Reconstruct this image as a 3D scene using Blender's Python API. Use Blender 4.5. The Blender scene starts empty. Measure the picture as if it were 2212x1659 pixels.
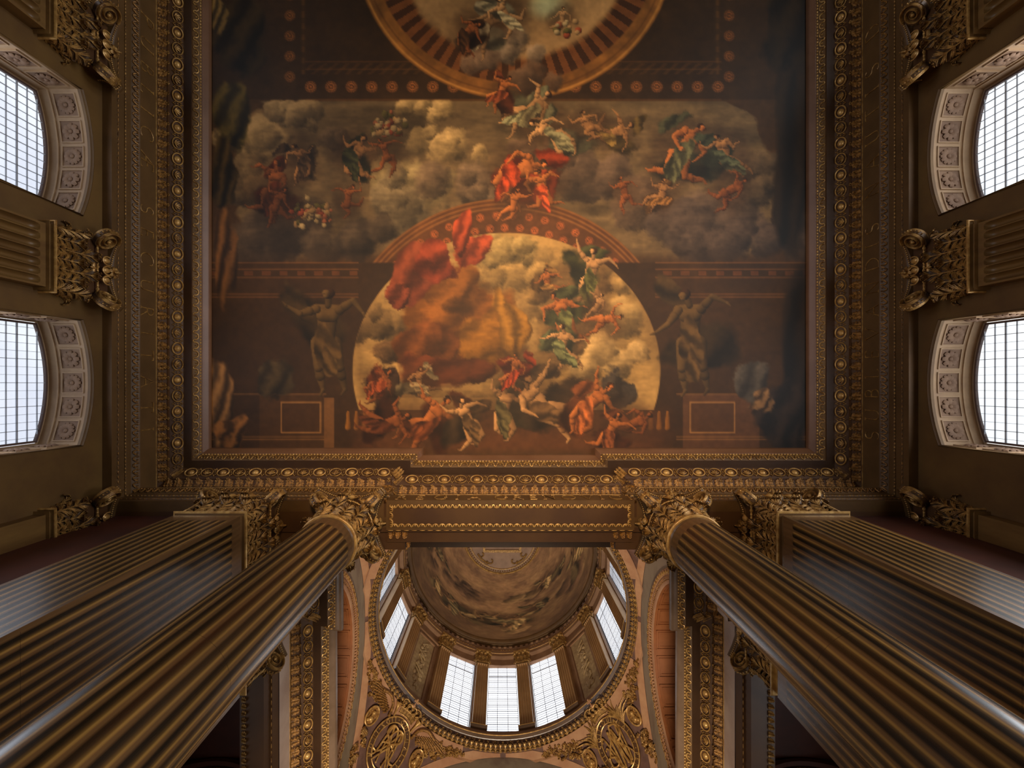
import bpy, math, random
import numpy as np
from mathutils import Vector
PI = math.pi
rnd = random.Random(7)
S = bpy.context.scene
COL = S.collection

# ------------------------------------------------------------------ camera, world, lights, exposure
# The camera stands at (-0.165, 0, 0), eye height 1.6 m above the floor, and looks straight up.
cam_d = bpy.data.cameras.new('camera')
cam_d.sensor_width = 36.0
cam_d.lens = 1000.0 / 2212.0 * 36.0
cam_d.shift_x = 24.0 / 2212.0
cam_d.clip_start = 0.02
cam_d.clip_end = 200
cam = bpy.data.objects.new('camera', cam_d)
cam.location = (-0.165, 0.0, 0.0)
cam.rotation_euler = (PI, 0, 0)
COL.objects.link(cam)
S.camera = cam

S.view_settings.view_transform = 'Standard'
S.view_settings.look = 'None'
S.view_settings.exposure = 0.0
S.view_settings.gamma = 1.0
S.view_settings.use_curve_mapping = False

world = bpy.data.worlds.new('world')
S.world = world
world.use_nodes = True
world.node_tree.nodes['Background'].inputs[0].default_value = (0.75, 0.85, 1.0, 1)
world.node_tree.nodes['Background'].inputs[1].default_value = 0.05

def area(name, loc, rot, sx, sy, power, col):
    d = bpy.data.lights.new(name, 'AREA')
    d.shape = 'RECTANGLE'; d.size = sx; d.size_y = sy
    d.energy = power; d.color = col
    o = bpy.data.objects.new(name, d)
    o.location = loc; o.rotation_euler = rot
    COL.objects.link(o)
    return o
# warm uplighter on the hall floor out of view; two added unseen fills
def spot(name, loc, rot, power, col, deg, blend, rad):
    d = bpy.data.lights.new(name, 'SPOT'); d.energy = power; d.color = col
    d.spot_size = math.radians(deg); d.spot_blend = blend; d.shadow_soft_size = rad
    o = bpy.data.objects.new(name, d); o.location = loc; o.rotation_euler = rot; COL.objects.link(o)
    return o
spot('hall_uplighter', (0.0, -3.2, -1.3), (PI+math.radians(-9), 0, 0), 5000, (1.0, 0.71, 0.43), 70, 1.0, 0.6)
spot('vestibule_fill', (-0.1, 8.0, -1.2), (PI, 0, 0), 6500, (1.0, 0.84, 0.66), 52, 0.5, 0.8)  # added fill standing in for the daylight under the dome
area('column_fill', (0.0, 3.6, -1.2), (PI, 0, 0), 0.5, 0.5, 60, (1.0, 0.74, 0.46))  # added fill for the columns' inner sides, no fixture there
# daylight entering through the tall lower parts of the wall windows (below the picture's edge)
for wy in (-.02, -3.86, -7.70):
    area('window_daylight_left', (-7.80, wy, 4.0), (0, -PI/2, 0), 5.4, 1.9, 95, (0.84, 0.88, 1.0))
    area('window_daylight_right', (7.80, wy, 4.0), (0, PI/2, 0), 5.4, 1.9, 220, (0.92, 0.95, 1.0))

# ------------------------------------------------------------------ materials
def lin(c):
    return tuple(((x/255.0)/12.92 if x/255.0 <= 0.04045 else ((x/255.0+0.055)/1.055)**2.4) for x in c)

def mat(name, c1, c2=None, rough=0.6, metal=0.0, scale=3.0, stretch=(1, 1, 1), bump=0.0, bscale=30.0,
        detail=4.0, spec=0.5, lo=0.35, hi=0.65, c3=None):
    m = bpy.data.materials.new(name)
    m.use_nodes = True
    nt = m.node_tree; N = nt.nodes; L = nt.links
    b = N['Principled BSDF']
    b.inputs['Roughness'].default_value = rough
    b.inputs['Metallic'].default_value = metal
    b.inputs['Specular IOR Level'].default_value = spec
    a1 = lin(c1) + (1,)
    b.inputs['Base Color'].default_value = a1
    tc = N.new('ShaderNodeTexCoord')
    if c2 is not None:
        mp = N.new('ShaderNodeMapping'); mp.inputs['Scale'].default_value = stretch
        L.new(tc.outputs['Object'], mp.inputs['Vector'])
        nz = N.new('ShaderNodeTexNoise'); nz.inputs['Scale'].default_value = scale
        nz.inputs['Detail'].default_value = detail; nz.inputs['Roughness'].default_value = 0.6
        L.new(mp.outputs[0], nz.inputs['Vector'])
        cr = N.new('ShaderNodeValToRGB')
        cr.color_ramp.elements[0].position = lo; cr.color_ramp.elements[0].color = a1
        cr.color_ramp.elements[1].position = hi; cr.color_ramp.elements[1].color = lin(c2) + (1,)
        if c3 is not None:
            e = cr.color_ramp.elements.new((lo+hi)/2); e.color = lin(c3) + (1,)
        L.new(nz.outputs[0], cr.inputs[0])
        L.new(cr.outputs[0], b.inputs['Base Color'])
    if bump > 0:
        n2 = N.new('ShaderNodeTexNoise'); n2.inputs['Scale'].default_value = bscale
        n2.inputs['Detail'].default_value = 3
        L.new(tc.outputs['Object'], n2.inputs['Vector'])
        bp = N.new('ShaderNodeBump'); bp.inputs['Strength'].default_value = bump
        bp.inputs['Distance'].default_value = 0.02
        L.new(n2.outputs[0], bp.inputs['Height'])
        L.new(bp.outputs[0], b.inputs['Normal'])
    return m

M = {}
M['leafshade'] = mat('leaf_recess_shade', (98, 68, 34), (66, 44, 22), 0.5, 0.1, scale=16)  # dark colour paints the recess shade behind gilt ribs and scrolls
M['wall'] = mat('olive_brown_paint', (112, 82, 38), (92, 64, 30), 0.55, scale=1.2, bump=0.15, bscale=8)
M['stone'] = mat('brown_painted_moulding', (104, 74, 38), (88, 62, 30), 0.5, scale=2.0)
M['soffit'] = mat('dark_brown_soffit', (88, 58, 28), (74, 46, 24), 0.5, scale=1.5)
M['cyma'] = mat('rose_brown_moulding', (120, 84, 58), (106, 72, 48), 0.4, scale=1.5)
M['shaft'] = mat('painted_marble_shaft', (112, 82, 50), (98, 72, 44), 0.24, scale=1.6,
                 stretch=(3, 3, 0.5), bump=0.06, bscale=20, lo=0.3, hi=0.7, c3=(104, 76, 46), spec=0.7)
def add_joints(m, every, width):
    nt = m.node_tree; N = nt.nodes; L = nt.links; b = N['Principled BSDF']
    tc = N.new('ShaderNodeTexCoord'); sp = N.new('ShaderNodeSeparateXYZ'); L.new(tc.outputs['Object'], sp.inputs[0])
    d = N.new('ShaderNodeMath'); d.operation = 'DIVIDE'; d.inputs[1].default_value = every; L.new(sp.outputs[2], d.inputs[0])
    f = N.new('ShaderNodeMath'); f.operation = 'FRACT'; L.new(d.outputs[0], f.inputs[0])
    c = N.new('ShaderNodeMath'); c.operation = 'LESS_THAN'; c.inputs[1].default_value = width/every; L.new(f.outputs[0], c.inputs[0])
    src = b.inputs['Base Color'].links[0].from_socket
    mx = N.new('ShaderNodeMix'); mx.data_type = 'RGBA'; L.new(c.outputs[0], mx.inputs[0]); L.new(src, mx.inputs[6]); mx.inputs[7].default_value = lin((84, 62, 44))+(1,)
    L.new(mx.outputs[2], b.inputs['Base Color'])
M['shaft2'] = mat('wall_pilaster_paint', (128, 96, 50), (104, 74, 38), 0.42, scale=1.5, stretch=(3, 3, .5))
M['gold'] = mat('aged_gilding', (196, 152, 84), (112, 76, 36), 0.36, 0.35, scale=14, bump=0.35, bscale=70)
M['gold2'] = mat('bright_gilding', (218, 174, 102), (160, 116, 60), 0.33, 0.3, scale=9)
M['gilt_dark'] = mat('worn_gilding', (186, 134, 66), (86, 56, 26), 0.42, 0.3, scale=22, bump=0.5, bscale=60)
M['reveal'] = mat('pinkish_plaster', (172, 142, 106), (152, 122, 90), 0.6, scale=2.0, bump=0.05)
M['coffer'] = mat('coffer_paint', (136, 106, 80), (116, 88, 66), 0.7, scale=3)
M['bar'] = mat('grey_glazing_bar', (160, 164, 172), None, 0.5)
M['frame'] = mat('dark_window_frame', (88, 66, 58), None, 0.6)
M['salmon'] = mat('salmon_painted_plaster', (192, 146, 106), (172, 122, 86), 0.6, scale=2.5)
M['lunette'] = mat('grey_painted_lunette', (168, 146, 122), (118, 94, 80), 0.6, scale=1.1, stretch=(1, .5, 1), lo=.3, hi=.72, c3=(160, 142, 116), detail=7)
M['orange'] = mat('orange_brown_coffering', (160, 98, 56), (138, 82, 44), 0.5, scale=2)
M['lilac'] = mat('pale_lilac_frieze', (214, 190, 172), (192, 164, 146), 0.5, scale=1.5)
M['darkred'] = mat('dark_red_plaster', (84, 38, 20), (60, 28, 16), 0.6, scale=1.0)
M['tube'] = mat('grey_brown_moulding', (128, 104, 84), (108, 86, 66), 0.3, scale=2)
M['relief'] = mat('grisaille_relief', (196, 168, 120), (160, 130, 90), 0.55, scale=6)
M['drum'] = mat('drum_brown_paint', (158, 120, 86), (134, 98, 68), 0.5, scale=2)
M['pend'] = mat('pendentive_ground', (122, 88, 74), (98, 70, 58), 0.6, scale=4)
M['drumshaft'] = mat('pale_fluted_drum_paint', (190, 150, 100), (172, 134, 88), 0.5, scale=1.0)
M['floor'] = mat('stone_floor', (112, 98, 82), (92, 80, 66), 0.4, scale=1.0)

def pane_mat(name, c, strength, c2=None):
    m = bpy.data.materials.new(name)
    m.use_nodes = True
    nt = m.node_tree; N = nt.nodes; L = nt.links
    b = N['Principled BSDF']
    b.inputs['Base Color'].default_value = (0.5, 0.5, 0.5, 1)
    b.inputs['Roughness'].default_value = 0.15
    b.inputs['Emission Strength'].default_value = strength
    tc = N.new('ShaderNodeTexCoord')
    nz = N.new('ShaderNodeTexNoise'); nz.inputs['Scale'].default_value = 0.5; nz.inputs['Detail'].default_value = 1
    L.new(tc.outputs['Object'], nz.inputs['Vector'])
    cr = N.new('ShaderNodeValToRGB')
    cr.color_ramp.elements[0].position = .4; cr.color_ramp.elements[0].color = lin(c2 or c) + (1,)
    cr.color_ramp.elements[1].position = .6; cr.color_ramp.elements[1].color = lin(c) + (1,)
    L.new(nz.outputs[0], cr.inputs[0])
    L.new(cr.outputs[0], b.inputs['Emission Color'])
    return m
M['pane'] = pane_mat('daylit_pane', (228, 236, 244), 1.0, (208, 216, 232))
M['pane_r'] = pane_mat('bright_daylit_pane', (240, 246, 250), 1.15, (226, 234, 240))
M['pane_d'] = pane_mat('drum_daylit_pane', (240, 243, 248), 2.2, (222, 226, 234))

def vcol_mat(name, rough):
    m = bpy.data.materials.new(name)
    m.use_nodes = True
    nt = m.node_tree; N = nt.nodes; L = nt.links
    b = N['Principled BSDF']
    b.inputs['Roughness'].default_value = rough
    b.inputs['Specular IOR Level'].default_value = 0.3
    a = N.new('ShaderNodeAttribute'); a.attribute_name = 'paint'
    L.new(a.outputs['Color'], b.inputs['Base Color'])
    return m
M['mural'] = vcol_mat('mural_paint', 0.6)
M['flutepaint'] = vcol_mat('varnished_illusionistic_fluting', 0.24)
_b = M['flutepaint'].node_tree.nodes['Principled BSDF']; _b.inputs['Specular IOR Level'].default_value = 0.55
_nt = M['flutepaint'].node_tree; _tc = _nt.nodes.new('ShaderNodeTexCoord'); _nz = _nt.nodes.new('ShaderNodeTexNoise'); _nz.inputs['Scale'].default_value = 4; _mp = _nt.nodes.new('ShaderNodeMapping'); _mp.inputs['Scale'].default_value = (1, 1, .25); _nt.links.new(_tc.outputs['Object'], _mp.inputs['Vector'])
_bp = _nt.nodes.new('ShaderNodeBump'); _bp.inputs['Strength'].default_value = .03; _bp.inputs['Distance'].default_value = .02
_nt.links.new(_mp.outputs[0], _nz.inputs['Vector']); _nt.links.new(_nz.outputs[0], _bp.inputs['Height']); _nt.links.new(_bp.outputs[0], _b.inputs['Normal'])
_mr = _nt.nodes.new('ShaderNodeMapRange'); _mr.inputs['To Min'].default_value = .18; _mr.inputs['To Max'].default_value = .34
_nt.links.new(_nz.outputs[0], _mr.inputs['Value']); _nt.links.new(_mr.outputs[0], _b.inputs['Roughness'])

# ------------------------------------------------------------------ mesh helpers
class MB:
    """collects vertices and faces, links them as ONE mesh object"""
    def __init__(s):
        s.v = []; s.f4 = []; s.f = []; s.n = 0
    def add(s, V, F):
        V = np.asarray(V, float).reshape(-1, 3)
        s.v.append(V)
        if isinstance(F, np.ndarray):
            s.f4.append(F + s.n)
        else:
            for f in F:
                s.f.append(tuple(i + s.n for i in f))
        s.n += len(V)
        return s
    def grid(s, G, cu=False, cv=False):
        G = np.asarray(G, float)
        a, b = G.shape[:2]
        I = np.arange(a*b).reshape(a, b)
        if cu: I = np.vstack([I, I[:1]])
        if cv: I = np.hstack([I, I[:, :1]])
        F = np.stack([I[:-1, :-1], I[1:, :-1], I[1:, 1:], I[:-1, 1:]], -1).reshape(-1, 4)
        return s.add(G.reshape(-1, 3), F)
    def box(s, x0, x1, y0, y1, z0, z1):
        V = [(x, y, z) for x in (x0, x1) for y in (y0, y1) for z in (z0, z1)]
        F = np.array([(0, 1, 3, 2), (4, 6, 7, 5), (0, 4, 5, 1), (2, 3, 7, 6), (0, 2, 6, 4), (1, 5, 7, 3)])
        return s.add(V, F)
    def mapbox(s, fn, a, b, c, na=1, nb=1):
        """box in parameter space (a along, b across, c thickness) sent through fn"""
        A = np.linspace(a[0], a[1], na+1); B = np.linspace(b[0], b[1], nb+1)
        for cc in c:
            s.grid([[fn(x, y, cc) for y in B] for x in A])
        for bb in b:
            s.grid([[fn(x, bb, cc) for cc in c] for x in A])
        for aa in a:
            s.grid([[fn(aa, y, cc) for cc in c] for y in B])
        return s
    def tube(s, P, r, n=6, flat=1.0, up=None, closed=False, cap=True):
        P = np.asarray(P, float)
        m = len(P)
        R = np.full(m, r) if np.isscalar(r) else np.asarray(r, float)
        T = np.gradient(P, axis=0)
        if closed:
            T = np.roll(P, -1, 0) - np.roll(P, 1, 0)
        T /= np.linalg.norm(T, axis=1)[:, None] + 1e-12
        if up is None:
            u0 = np.array([0, 0, 1.0]) if abs(T[0][2]) < .9 else np.array([1.0, 0, 0])
            U = []
            u = u0
            for t in T:
                u = u - t*np.dot(u, t); u /= np.linalg.norm(u) + 1e-12
                U.append(u)
            U = np.array(U)
        else:
            U = np.tile(np.asarray(up, float), (m, 1)) if np.ndim(up) == 1 else np.asarray(up, float)
            U = U - T*(U*T).sum(1)[:, None]; U /= np.linalg.norm(U, axis=1)[:, None] + 1e-12
        B = np.cross(T, U)
        an = np.arange(n)*2*PI/n + PI/n
        G = P[:, None] + R[:, None, None]*(np.cos(an)[None, :, None]*B[:, None] + flat*np.sin(an)[None, :, None]*U[:, None])
        s.grid(G, cu=closed, cv=True)
        if cap and not closed:
            base = s.n - m*n
            s.f.append(tuple(range(base, base+n)))
            s.f.append(tuple(range(base+(m-1)*n, base+m*n)))
        return s
    def ball(s, c, r, nu=8, nv=5):
        r = np.array([r, r, r]) if np.isscalar(r) else np.asarray(r)
        th = np.linspace(0, 2*PI, nu, endpoint=False); ph = np.linspace(0.001, PI-.001, nv)
        G = [[(c[0]+r[0]*math.sin(p)*math.cos(t), c[1]+r[1]*math.sin(p)*math.sin(t), c[2]+r[2]*math.cos(p)) for t in th] for p in ph]
        return s.grid(G, cv=True)
    def lathe(s, prof, cx=0, cy=0, n=48, a0=0, a1=2*PI):
        full = abs(a1-a0-2*PI) < 1e-6
        an = np.linspace(a0, a1, n, endpoint=not full)
        G = [[(cx+r*math.cos(a), cy+r*math.sin(a), z) for a in an] for r, z in prof]
        return s.grid(G, cv=full)
    def merge(s, o):
        V, F4, FN = o.arrays(); b = s.n; s.add(V, F4); s.f += [tuple(i+b for i in f) for f in FN]
        return s
    def arrays(s):
        return np.concatenate(s.v), (np.concatenate(s.f4) if s.f4 else np.zeros((0, 4), int)), s.f
    def place(s, unit, frames):
        """copies of a unit mesh at frames (origin, ax, ay, az)"""
        V, F4, FN = unit.arrays()
        for (o, ax, ay, az) in frames:
            W = np.asarray(o) + V[:, :1]*np.asarray(ax) + V[:, 1:2]*np.asarray(ay) + V[:, 2:3]*np.asarray(az)
            base = s.n
            s.v.append(W)
            if len(F4): s.f4.append(F4 + base)
            for f in FN: s.f.append(tuple(i+base for i in f))
            s.n += len(V)
        return s
    def mesh(s, name, m, sharp=35):
        V, F4, FN = s.arrays()
        me = bpy.data.meshes.new(name)
        nl = len(F4)*4 + sum(len(f) for f in FN)
        me.vertices.add(len(V)); me.vertices.foreach_set('co', V.astype(np.float32).ravel())
        me.loops.add(nl)
        lv = np.concatenate([F4.ravel()] + ([np.array([i for f in FN for i in f])] if FN else [])).astype(np.int32)
        me.loops.foreach_set('vertex_index', lv)
        tot = np.concatenate([np.full(len(F4), 4), np.array([len(f) for f in FN], int)]).astype(np.int32)
        st = np.concatenate([[0], np.cumsum(tot)[:-1]]).astype(np.int32)
        me.polygons.add(len(tot))
        me.polygons.foreach_set('loop_start', st)
        me.update(calc_edges=True)
        me.validate()
        me.polygons.foreach_set('use_smooth', np.ones(len(me.polygons), bool))
        if sharp is not None:
            me.set_sharp_from_angle(angle=math.radians(sharp))
        me.materials.append(m)
        return me
    def build(s, name, m, parent=None, sharp=35, label=None):
        o = bpy.data.objects.new(name, s.mesh(name, m, sharp))
        COL.objects.link(o)
        if parent is not None: o.parent = parent
        if label: o['label'] = label
        return o

def tag(o, label, cat, group=None, kind=None):
    if label: o['label'] = label
    if cat: o['category'] = cat
    if group: o['group'] = group
    if kind: o['kind'] = kind
    return o
def empty(name, loc=(0, 0, 0), rz=0.0):
    o = bpy.data.objects.new(name, None)
    o.location = loc; o.rotation_euler = (0, 0, rz)
    o.empty_display_size = 0.2
    COL.objects.link(o)
    return o
def struct(o, label=None, cat=None):
    o['kind'] = 'structure'
    if label: o['label'] = label
    if cat: o['category'] = cat
    return o
def kids(o): return [c for c in bpy.data.objects if c.parent == o]
def copy_tree(o, loc=None, rz=None, label=None):
    def rec(a, par):
        c = a.copy(); COL.objects.link(c)
        if par is not None:
            c.parent = par
        for k in CH.get(a.name, []):
            rec(k, c)
        return c
    CH = {}
    for k in bpy.data.objects:
        if k.parent is not None: CH.setdefault(k.parent.name, []).append(k)
    r = rec(o, None)
    if loc is not None: r.location = loc
    if rz is not None: r.rotation_euler = (0, 0, rz)
    if label: r['label'] = label
    return r

# ---------------- swept profiles along a plan path (room on the left-hand side given by sgn)
def offset_path(P, o, sgn):
    P = np.asarray(P, float)
    D = np.diff(P, axis=0); D /= np.linalg.norm(D, axis=1)[:, None]
    Nn = np.stack([-D[:, 1], D[:, 0]], 1)*sgn
    out = [P[0]+Nn[0]*o]
    for i in range(1, len(P)-1):
        n1, n2 = Nn[i-1], Nn[i]
        out.append(P[i] + (n1+n2)*o/(1+np.dot(n1, n2)))
    out.append(P[-1]+Nn[-1]*o)
    return np.array(out)
def sweep(P, prof, sgn, mb=None):
    mb = mb or MB()
    G = [np.c_[offset_path(P, o, sgn), np.full(len(P), h)] for o, h in prof]
    return mb.grid(np.array(G))
def band_frames(P, sgn, oa, ha, ob, hb, pitch, inset=0.0, phase=0.5, first=0):
    """frames for ornament on the slanted strip from (oa,ha) to (ob,hb): x along, y across, z out of the surface"""
    oc, hc = (oa+ob)/2, (ha+hb)/2
    Q = offset_path(P, oc, sgn)
    fr = []
    for i in range(len(Q)-1):
        a, b = Q[i], Q[i+1]
        L = np.linalg.norm(b-a)
        if L < pitch*0.6: continue
        t = (b-a)/L
        nrm = np.array([-t[1], t[0]])*sgn
        y = np.array([nrm[0]*(ob-oa), nrm[1]*(ob-oa), hb-ha]); wy = np.linalg.norm(y); y /= wy
        x = np.array([t[0], t[1], 0.0])
        z = np.cross(x, y)
        if z[2] > 0 or (abs(z[2]) < 1e-6 and np.dot(z[:2], nrm) < 0): z = -z
        n = max(1, int(round((L-2*inset)/pitch)))
        st = (L-2*inset)/n
        for k in range(n):
            c = a + t*(inset + (k+phase)*st)
            fr.append((np.array([c[0], c[1], hc]), x*st/pitch, y, z, k+first))
    return fr

# ---------------- ornament units (x along, y across, z outwards)
def u_egg(w, p):
    m = MB(); m.ball((0, -.02*w, 0.0), (p*.21, w*.33, .05), 12, 7)
    a = np.linspace(0, 2*PI, 20, endpoint=False)
    m.tube(np.c_[np.cos(a)*p*.37, np.sin(a)*w*.46, np.full(20, .022)], .014, 6, closed=True)
    return m
def u_shell(w, p):
    m = MB()
    a = np.linspace(0, 2*PI, 20, endpoint=False)
    m.tube(np.c_[np.cos(a)*p*.37, np.sin(a)*w*.46, np.full(20, .018)], .013, 6, closed=True)
    for t in np.linspace(-1.1, 1.1, 5):
        q = np.linspace(0, 1, 5)
        m.tube(np.c_[np.sin(t)*q*p*.27, -w*.3+np.cos(t)*q*w*.58, .012+.02*np.sin(q*PI)], .004+.011*np.sin(q*2.6), 5)
    return m
def u_dart(w, p):
    m = MB()
    for sx, sy in ((-1, -1), (1, -1), (-1, 1), (1, 1), (0, 0)):
        m.ball((sx*p*.07, sy*w*.27, .02), (.014, .02, .018), 6, 4)
    m.ball((0, w*.4, .015), (.012, .02, .014), 6, 4); m.ball((0, -w*.4, .015), (.012, .02, .014), 6, 4)
    return m
def u_bead(p, w, oval=False):
    m = MB(); m.ball((0, 0, 0), (p*(.42 if not oval else .47), w*.5, w*.5), 7, 5)
    return m
def u_leaf(w, p, lob=3, h=.035, rows=7):
    """small acanthus leaf lying on a moulding, tip towards +y"""
    m = MB(); G = []
    for v in np.linspace(0, 1, rows):
        wd = p*.5*(0.98-.35*v**3)*(0.72+.28*abs(math.sin(v*PI*lob)))
        if v == 1: wd = p*.1
        r = []
        for u in np.linspace(-1, 1, 9):
            z = h*(.35+.9*v*v)*(1-.45*u*u) + .3*h*math.cos(u*PI*3)*(1-.3*v)
            r.append((u*wd, (v-.5)*w - .12*w*abs(u)*(1-v)*0, max(z, .001)))
        G.append(r)
    G = np.array(G); m.grid(G)
    m.tube([(0, -.5*w, h*.5), (0, 0, h*.9), (0, .48*w, h*1.45)], h*.16, 5)
    return m
def u_zig(w, p):
    """leaf and tongue with a slanting stem"""
    m = MB()
    m.tube([(-p*.45, -w*.4, .012), (-p*.1, 0, .02), (p*.05, w*.4, .014)], [.012, .016, .008], 5)
    m.tube([(p*.45, -w*.4, .012), (p*.28, -.05*w, .02), (p*.18, w*.2, .014)], [.010, .014, .006], 5)
    m.ball((p*.3, w*.33, .012), (.016, .02, .016), 6, 4)
    m.ball((-p*.28, w*.3, .01), (.013, .018, .014), 6, 4)
    return m
def u_loop(w, p):
    """guilloche: open loop with a bud"""
    m = MB()
    a = np.linspace(-.1*PI, 1.1*PI, 10)
    m.tube(np.c_[np.cos(a)*p*.36, -w*.1+np.sin(a)*w*.5, .012+0*a], .013, 5)
    m.tube([(p*.34, -w*.25, .012), (p*.5, -w*.42, .010), (p*.66, -w*.25, .012)], .011, 5)
    m.ball((0, w*.02, .01), (.016, .024, .016), 6, 4)
    return m
def u_flower(r, petals=8, h=.03):
    m = MB(); m.ball((0, 0, h*.7), (r*.26, r*.26, h*.9), 10, 6)
    for k in range(petals):
        a = 2*PI*k/petals
        q = np.linspace(0, 1, 5)
        m.tube(np.c_[np.cos(a)*r*(.28+.66*q), np.sin(a)*r*(.28+.66*q), h*(.35+.5*np.sin(q*PI))],
               r*.30*(.45+.6*np.sin(.4+q*2.4))*(8.0/petals)**.5, 6, flat=.45, up=(0, 0, 1))
    return m

def band(name, parent, unit, fr, m, label=None, sub=None):
    mb = MB(); mb.place(unit, [f[:4] for f in fr if sub is None or f[4] % sub[0] == sub[1]])
    return mb.build(name, m, parent, sharp=60, label=label)

# ================================================================== STRUCTURE
# heights are measured from the camera (floor at -1.6)
HALL = [(-6.9, -13.0), (-6.9, 2.03), (-2.48, 2.03), (-2.48, 2.17), (2.48, 2.17), (2.48, 2.03), (6.9, 2.03), (6.9, -13.0)]
SG = -1   # room lies to the right of this path
CORN = [(0, 8.62), (0, 9.04), (.015, 9.05), (.02, 9.07), (.13, 9.15), (.15, 9.15), (.15, 9.20), (.18, 9.22), (.32, 9.35), (.335, 9.35),
        (.48, 9.36), (.48, 9.385), (.49, 9.39), (.57, 9.45), (.575, 9.46), (.60, 9.49), (.615, 9.49), (.64, 9.53), (.68, 9.56), (.70, 9.62), (.70, 9.70)]
def cornice(P, sgn, name, label, gold, pitch_egg=.318, ends=None, text=None, cor_m='stone', cyma_m='cyma', frieze_m='stone', ph=0):
    root = empty(name, (0, 0, 0)); struct(root, label)
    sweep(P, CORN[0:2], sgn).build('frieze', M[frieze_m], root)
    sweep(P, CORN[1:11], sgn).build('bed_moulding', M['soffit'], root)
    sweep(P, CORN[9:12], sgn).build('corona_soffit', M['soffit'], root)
    sweep(P, CORN[11:16], sgn).build('corona', M['stone'], root)
    sweep(P, CORN[15:], sgn).build('cyma', M[cyma_m], root)
    fr = band_frames(P, sgn, .18, 9.22, .32, 9.35, pitch_egg, inset=.12, phase=.5)
    w = .19
    band('egg_moulding', root, u_egg(w, pitch_egg), fr, M['gold2'], sub=(2, 0))
    band('shell_moulding', root, u_shell(w, pitch_egg), fr, M['gold'], sub=(2, 1))
    fr2 = band_frames(P, sgn, .18, 9.22, .32, 9.35, pitch_egg, inset=.12, phase=1.0)
    band('dart_moulding', root, u_dart(w, pitch_egg), fr2, M['gold'])
    Q = offset_path(P, .25, sgn); mb = MB(); P_ = np.array(P, float)
    for i in range(1, len(Q)-1):
        b_ = Q[i]-P_[i]; b_ /= np.linalg.norm(b_); t_ = np.array([-b_[1], b_[0], 0.])
        y_ = np.array([b_[0]*.18, b_[1]*.18, .13]); y_ /= np.linalg.norm(y_); z_ = np.cross(t_, y_)
        if z_[2] > 0: z_ = -z_
        for k in (-1, 0, 1): mb.place(u_leaf(.22, .07, 3, .03), [(np.array([Q[i][0], Q[i][1], 9.28])+t_*k*.055, t_, y_, z_)])
    mb.build('mitre_leaves', M['gold'], root, 60)
    fr = band_frames(P, sgn, .02, 9.065, .13, 9.15, .20, inset=.02)
    band('leaf_moulding', root, u_leaf(.15, .20, 3, .035), fr, M['gilt_dark'], label='worn gilded acanthus leaf moulding')
    fr = band_frames(P, sgn, .10, 9.12, .15, 9.17, .20, inset=.02, phase=1.0)
    band('berry_moulding', root, u_dart(.10, .30), fr, M['gold'])
    fr = band_frames(P, sgn, .49, 9.39, .57, 9.45, .18, inset=.03)
    band('guilloche_moulding', root, u_loop(.11, .18), fr, M[gold])
    fr = band_frames(P, sgn, .575, 9.46, .60, 9.49, .062, inset=.02)
    band('bead_moulding', root, u_bead(.062, .035), fr, M['gold2'])
    q = offset_path(P, .002, sgn)
    sweep(P, [(.0, 9.035), (.012, 9.04), (.012, 9.055), (0, 9.06)], sgn).build('gilt_fillet', M['gold2'], root)
    return root

trim1 = cornice(HALL, SG, 'trim_1', 'gilded egg-and-dart cornice framing the painted ceiling of the hall', 'gold')

# architrave of the hall: three fasciae, beads, leaf cyma
ARP = [(-7.0, -13.0), (-7.0, 2.06), (-2.22, 2.06), (-2.22, 2.34), (2.22, 2.34), (2.22, 2.06), (7.0, 2.06), (7.0, -13.0)]
AR = [(-.18, 8.13), (0, 8.13), (0, 8.24), (.012, 8.25), (.025, 8.26), (.025, 8.365), (.037, 8.37), (.05, 8.385), (.05, 8.49), (.06, 8.50), (.12, 8.585), (.13, 8.60), (.13, 8.62), (.02, 8.625)]
trim2 = empty('trim_2'); struct(trim2, 'three-stepped architrave with bead and leaf mouldings under the inscribed frieze')
sweep(ARP, AR, SG).build('architrave', M['stone'], trim2)
band('lower_bead', trim2, u_bead(.085, .022, True), band_frames(ARP, SG, .002, 8.245, .022, 8.258, .085), M['gilt_dark'])
band('upper_bead', trim2, u_bead(.065, .030), band_frames(ARP, SG, .03, 8.37, .048, 8.385, .065), M['gold'])
band('leaf_and_tongue', trim2, u_zig(.11, .12), band_frames(ARP, SG, .06, 8.50, .12, 8.59, .12), M['gilt_dark'])

# ceiling slab above the painting + soffits
def sbox(name, b, m, label=None, kind='structure', parent=None):
    o = MB().box(*b).build(name, M[m], parent)
    if parent is None: o['kind'] = kind
    if label: o['label'] = label
    return o
sbox('floor', (-14, 14, -13.5, 15, -1.8, -1.6), 'floor')
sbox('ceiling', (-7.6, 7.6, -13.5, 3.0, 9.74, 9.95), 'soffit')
sbox('wall_back', (-9, 9, -13.5, -13.0, -1.6, 9.9), 'wall')

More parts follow.
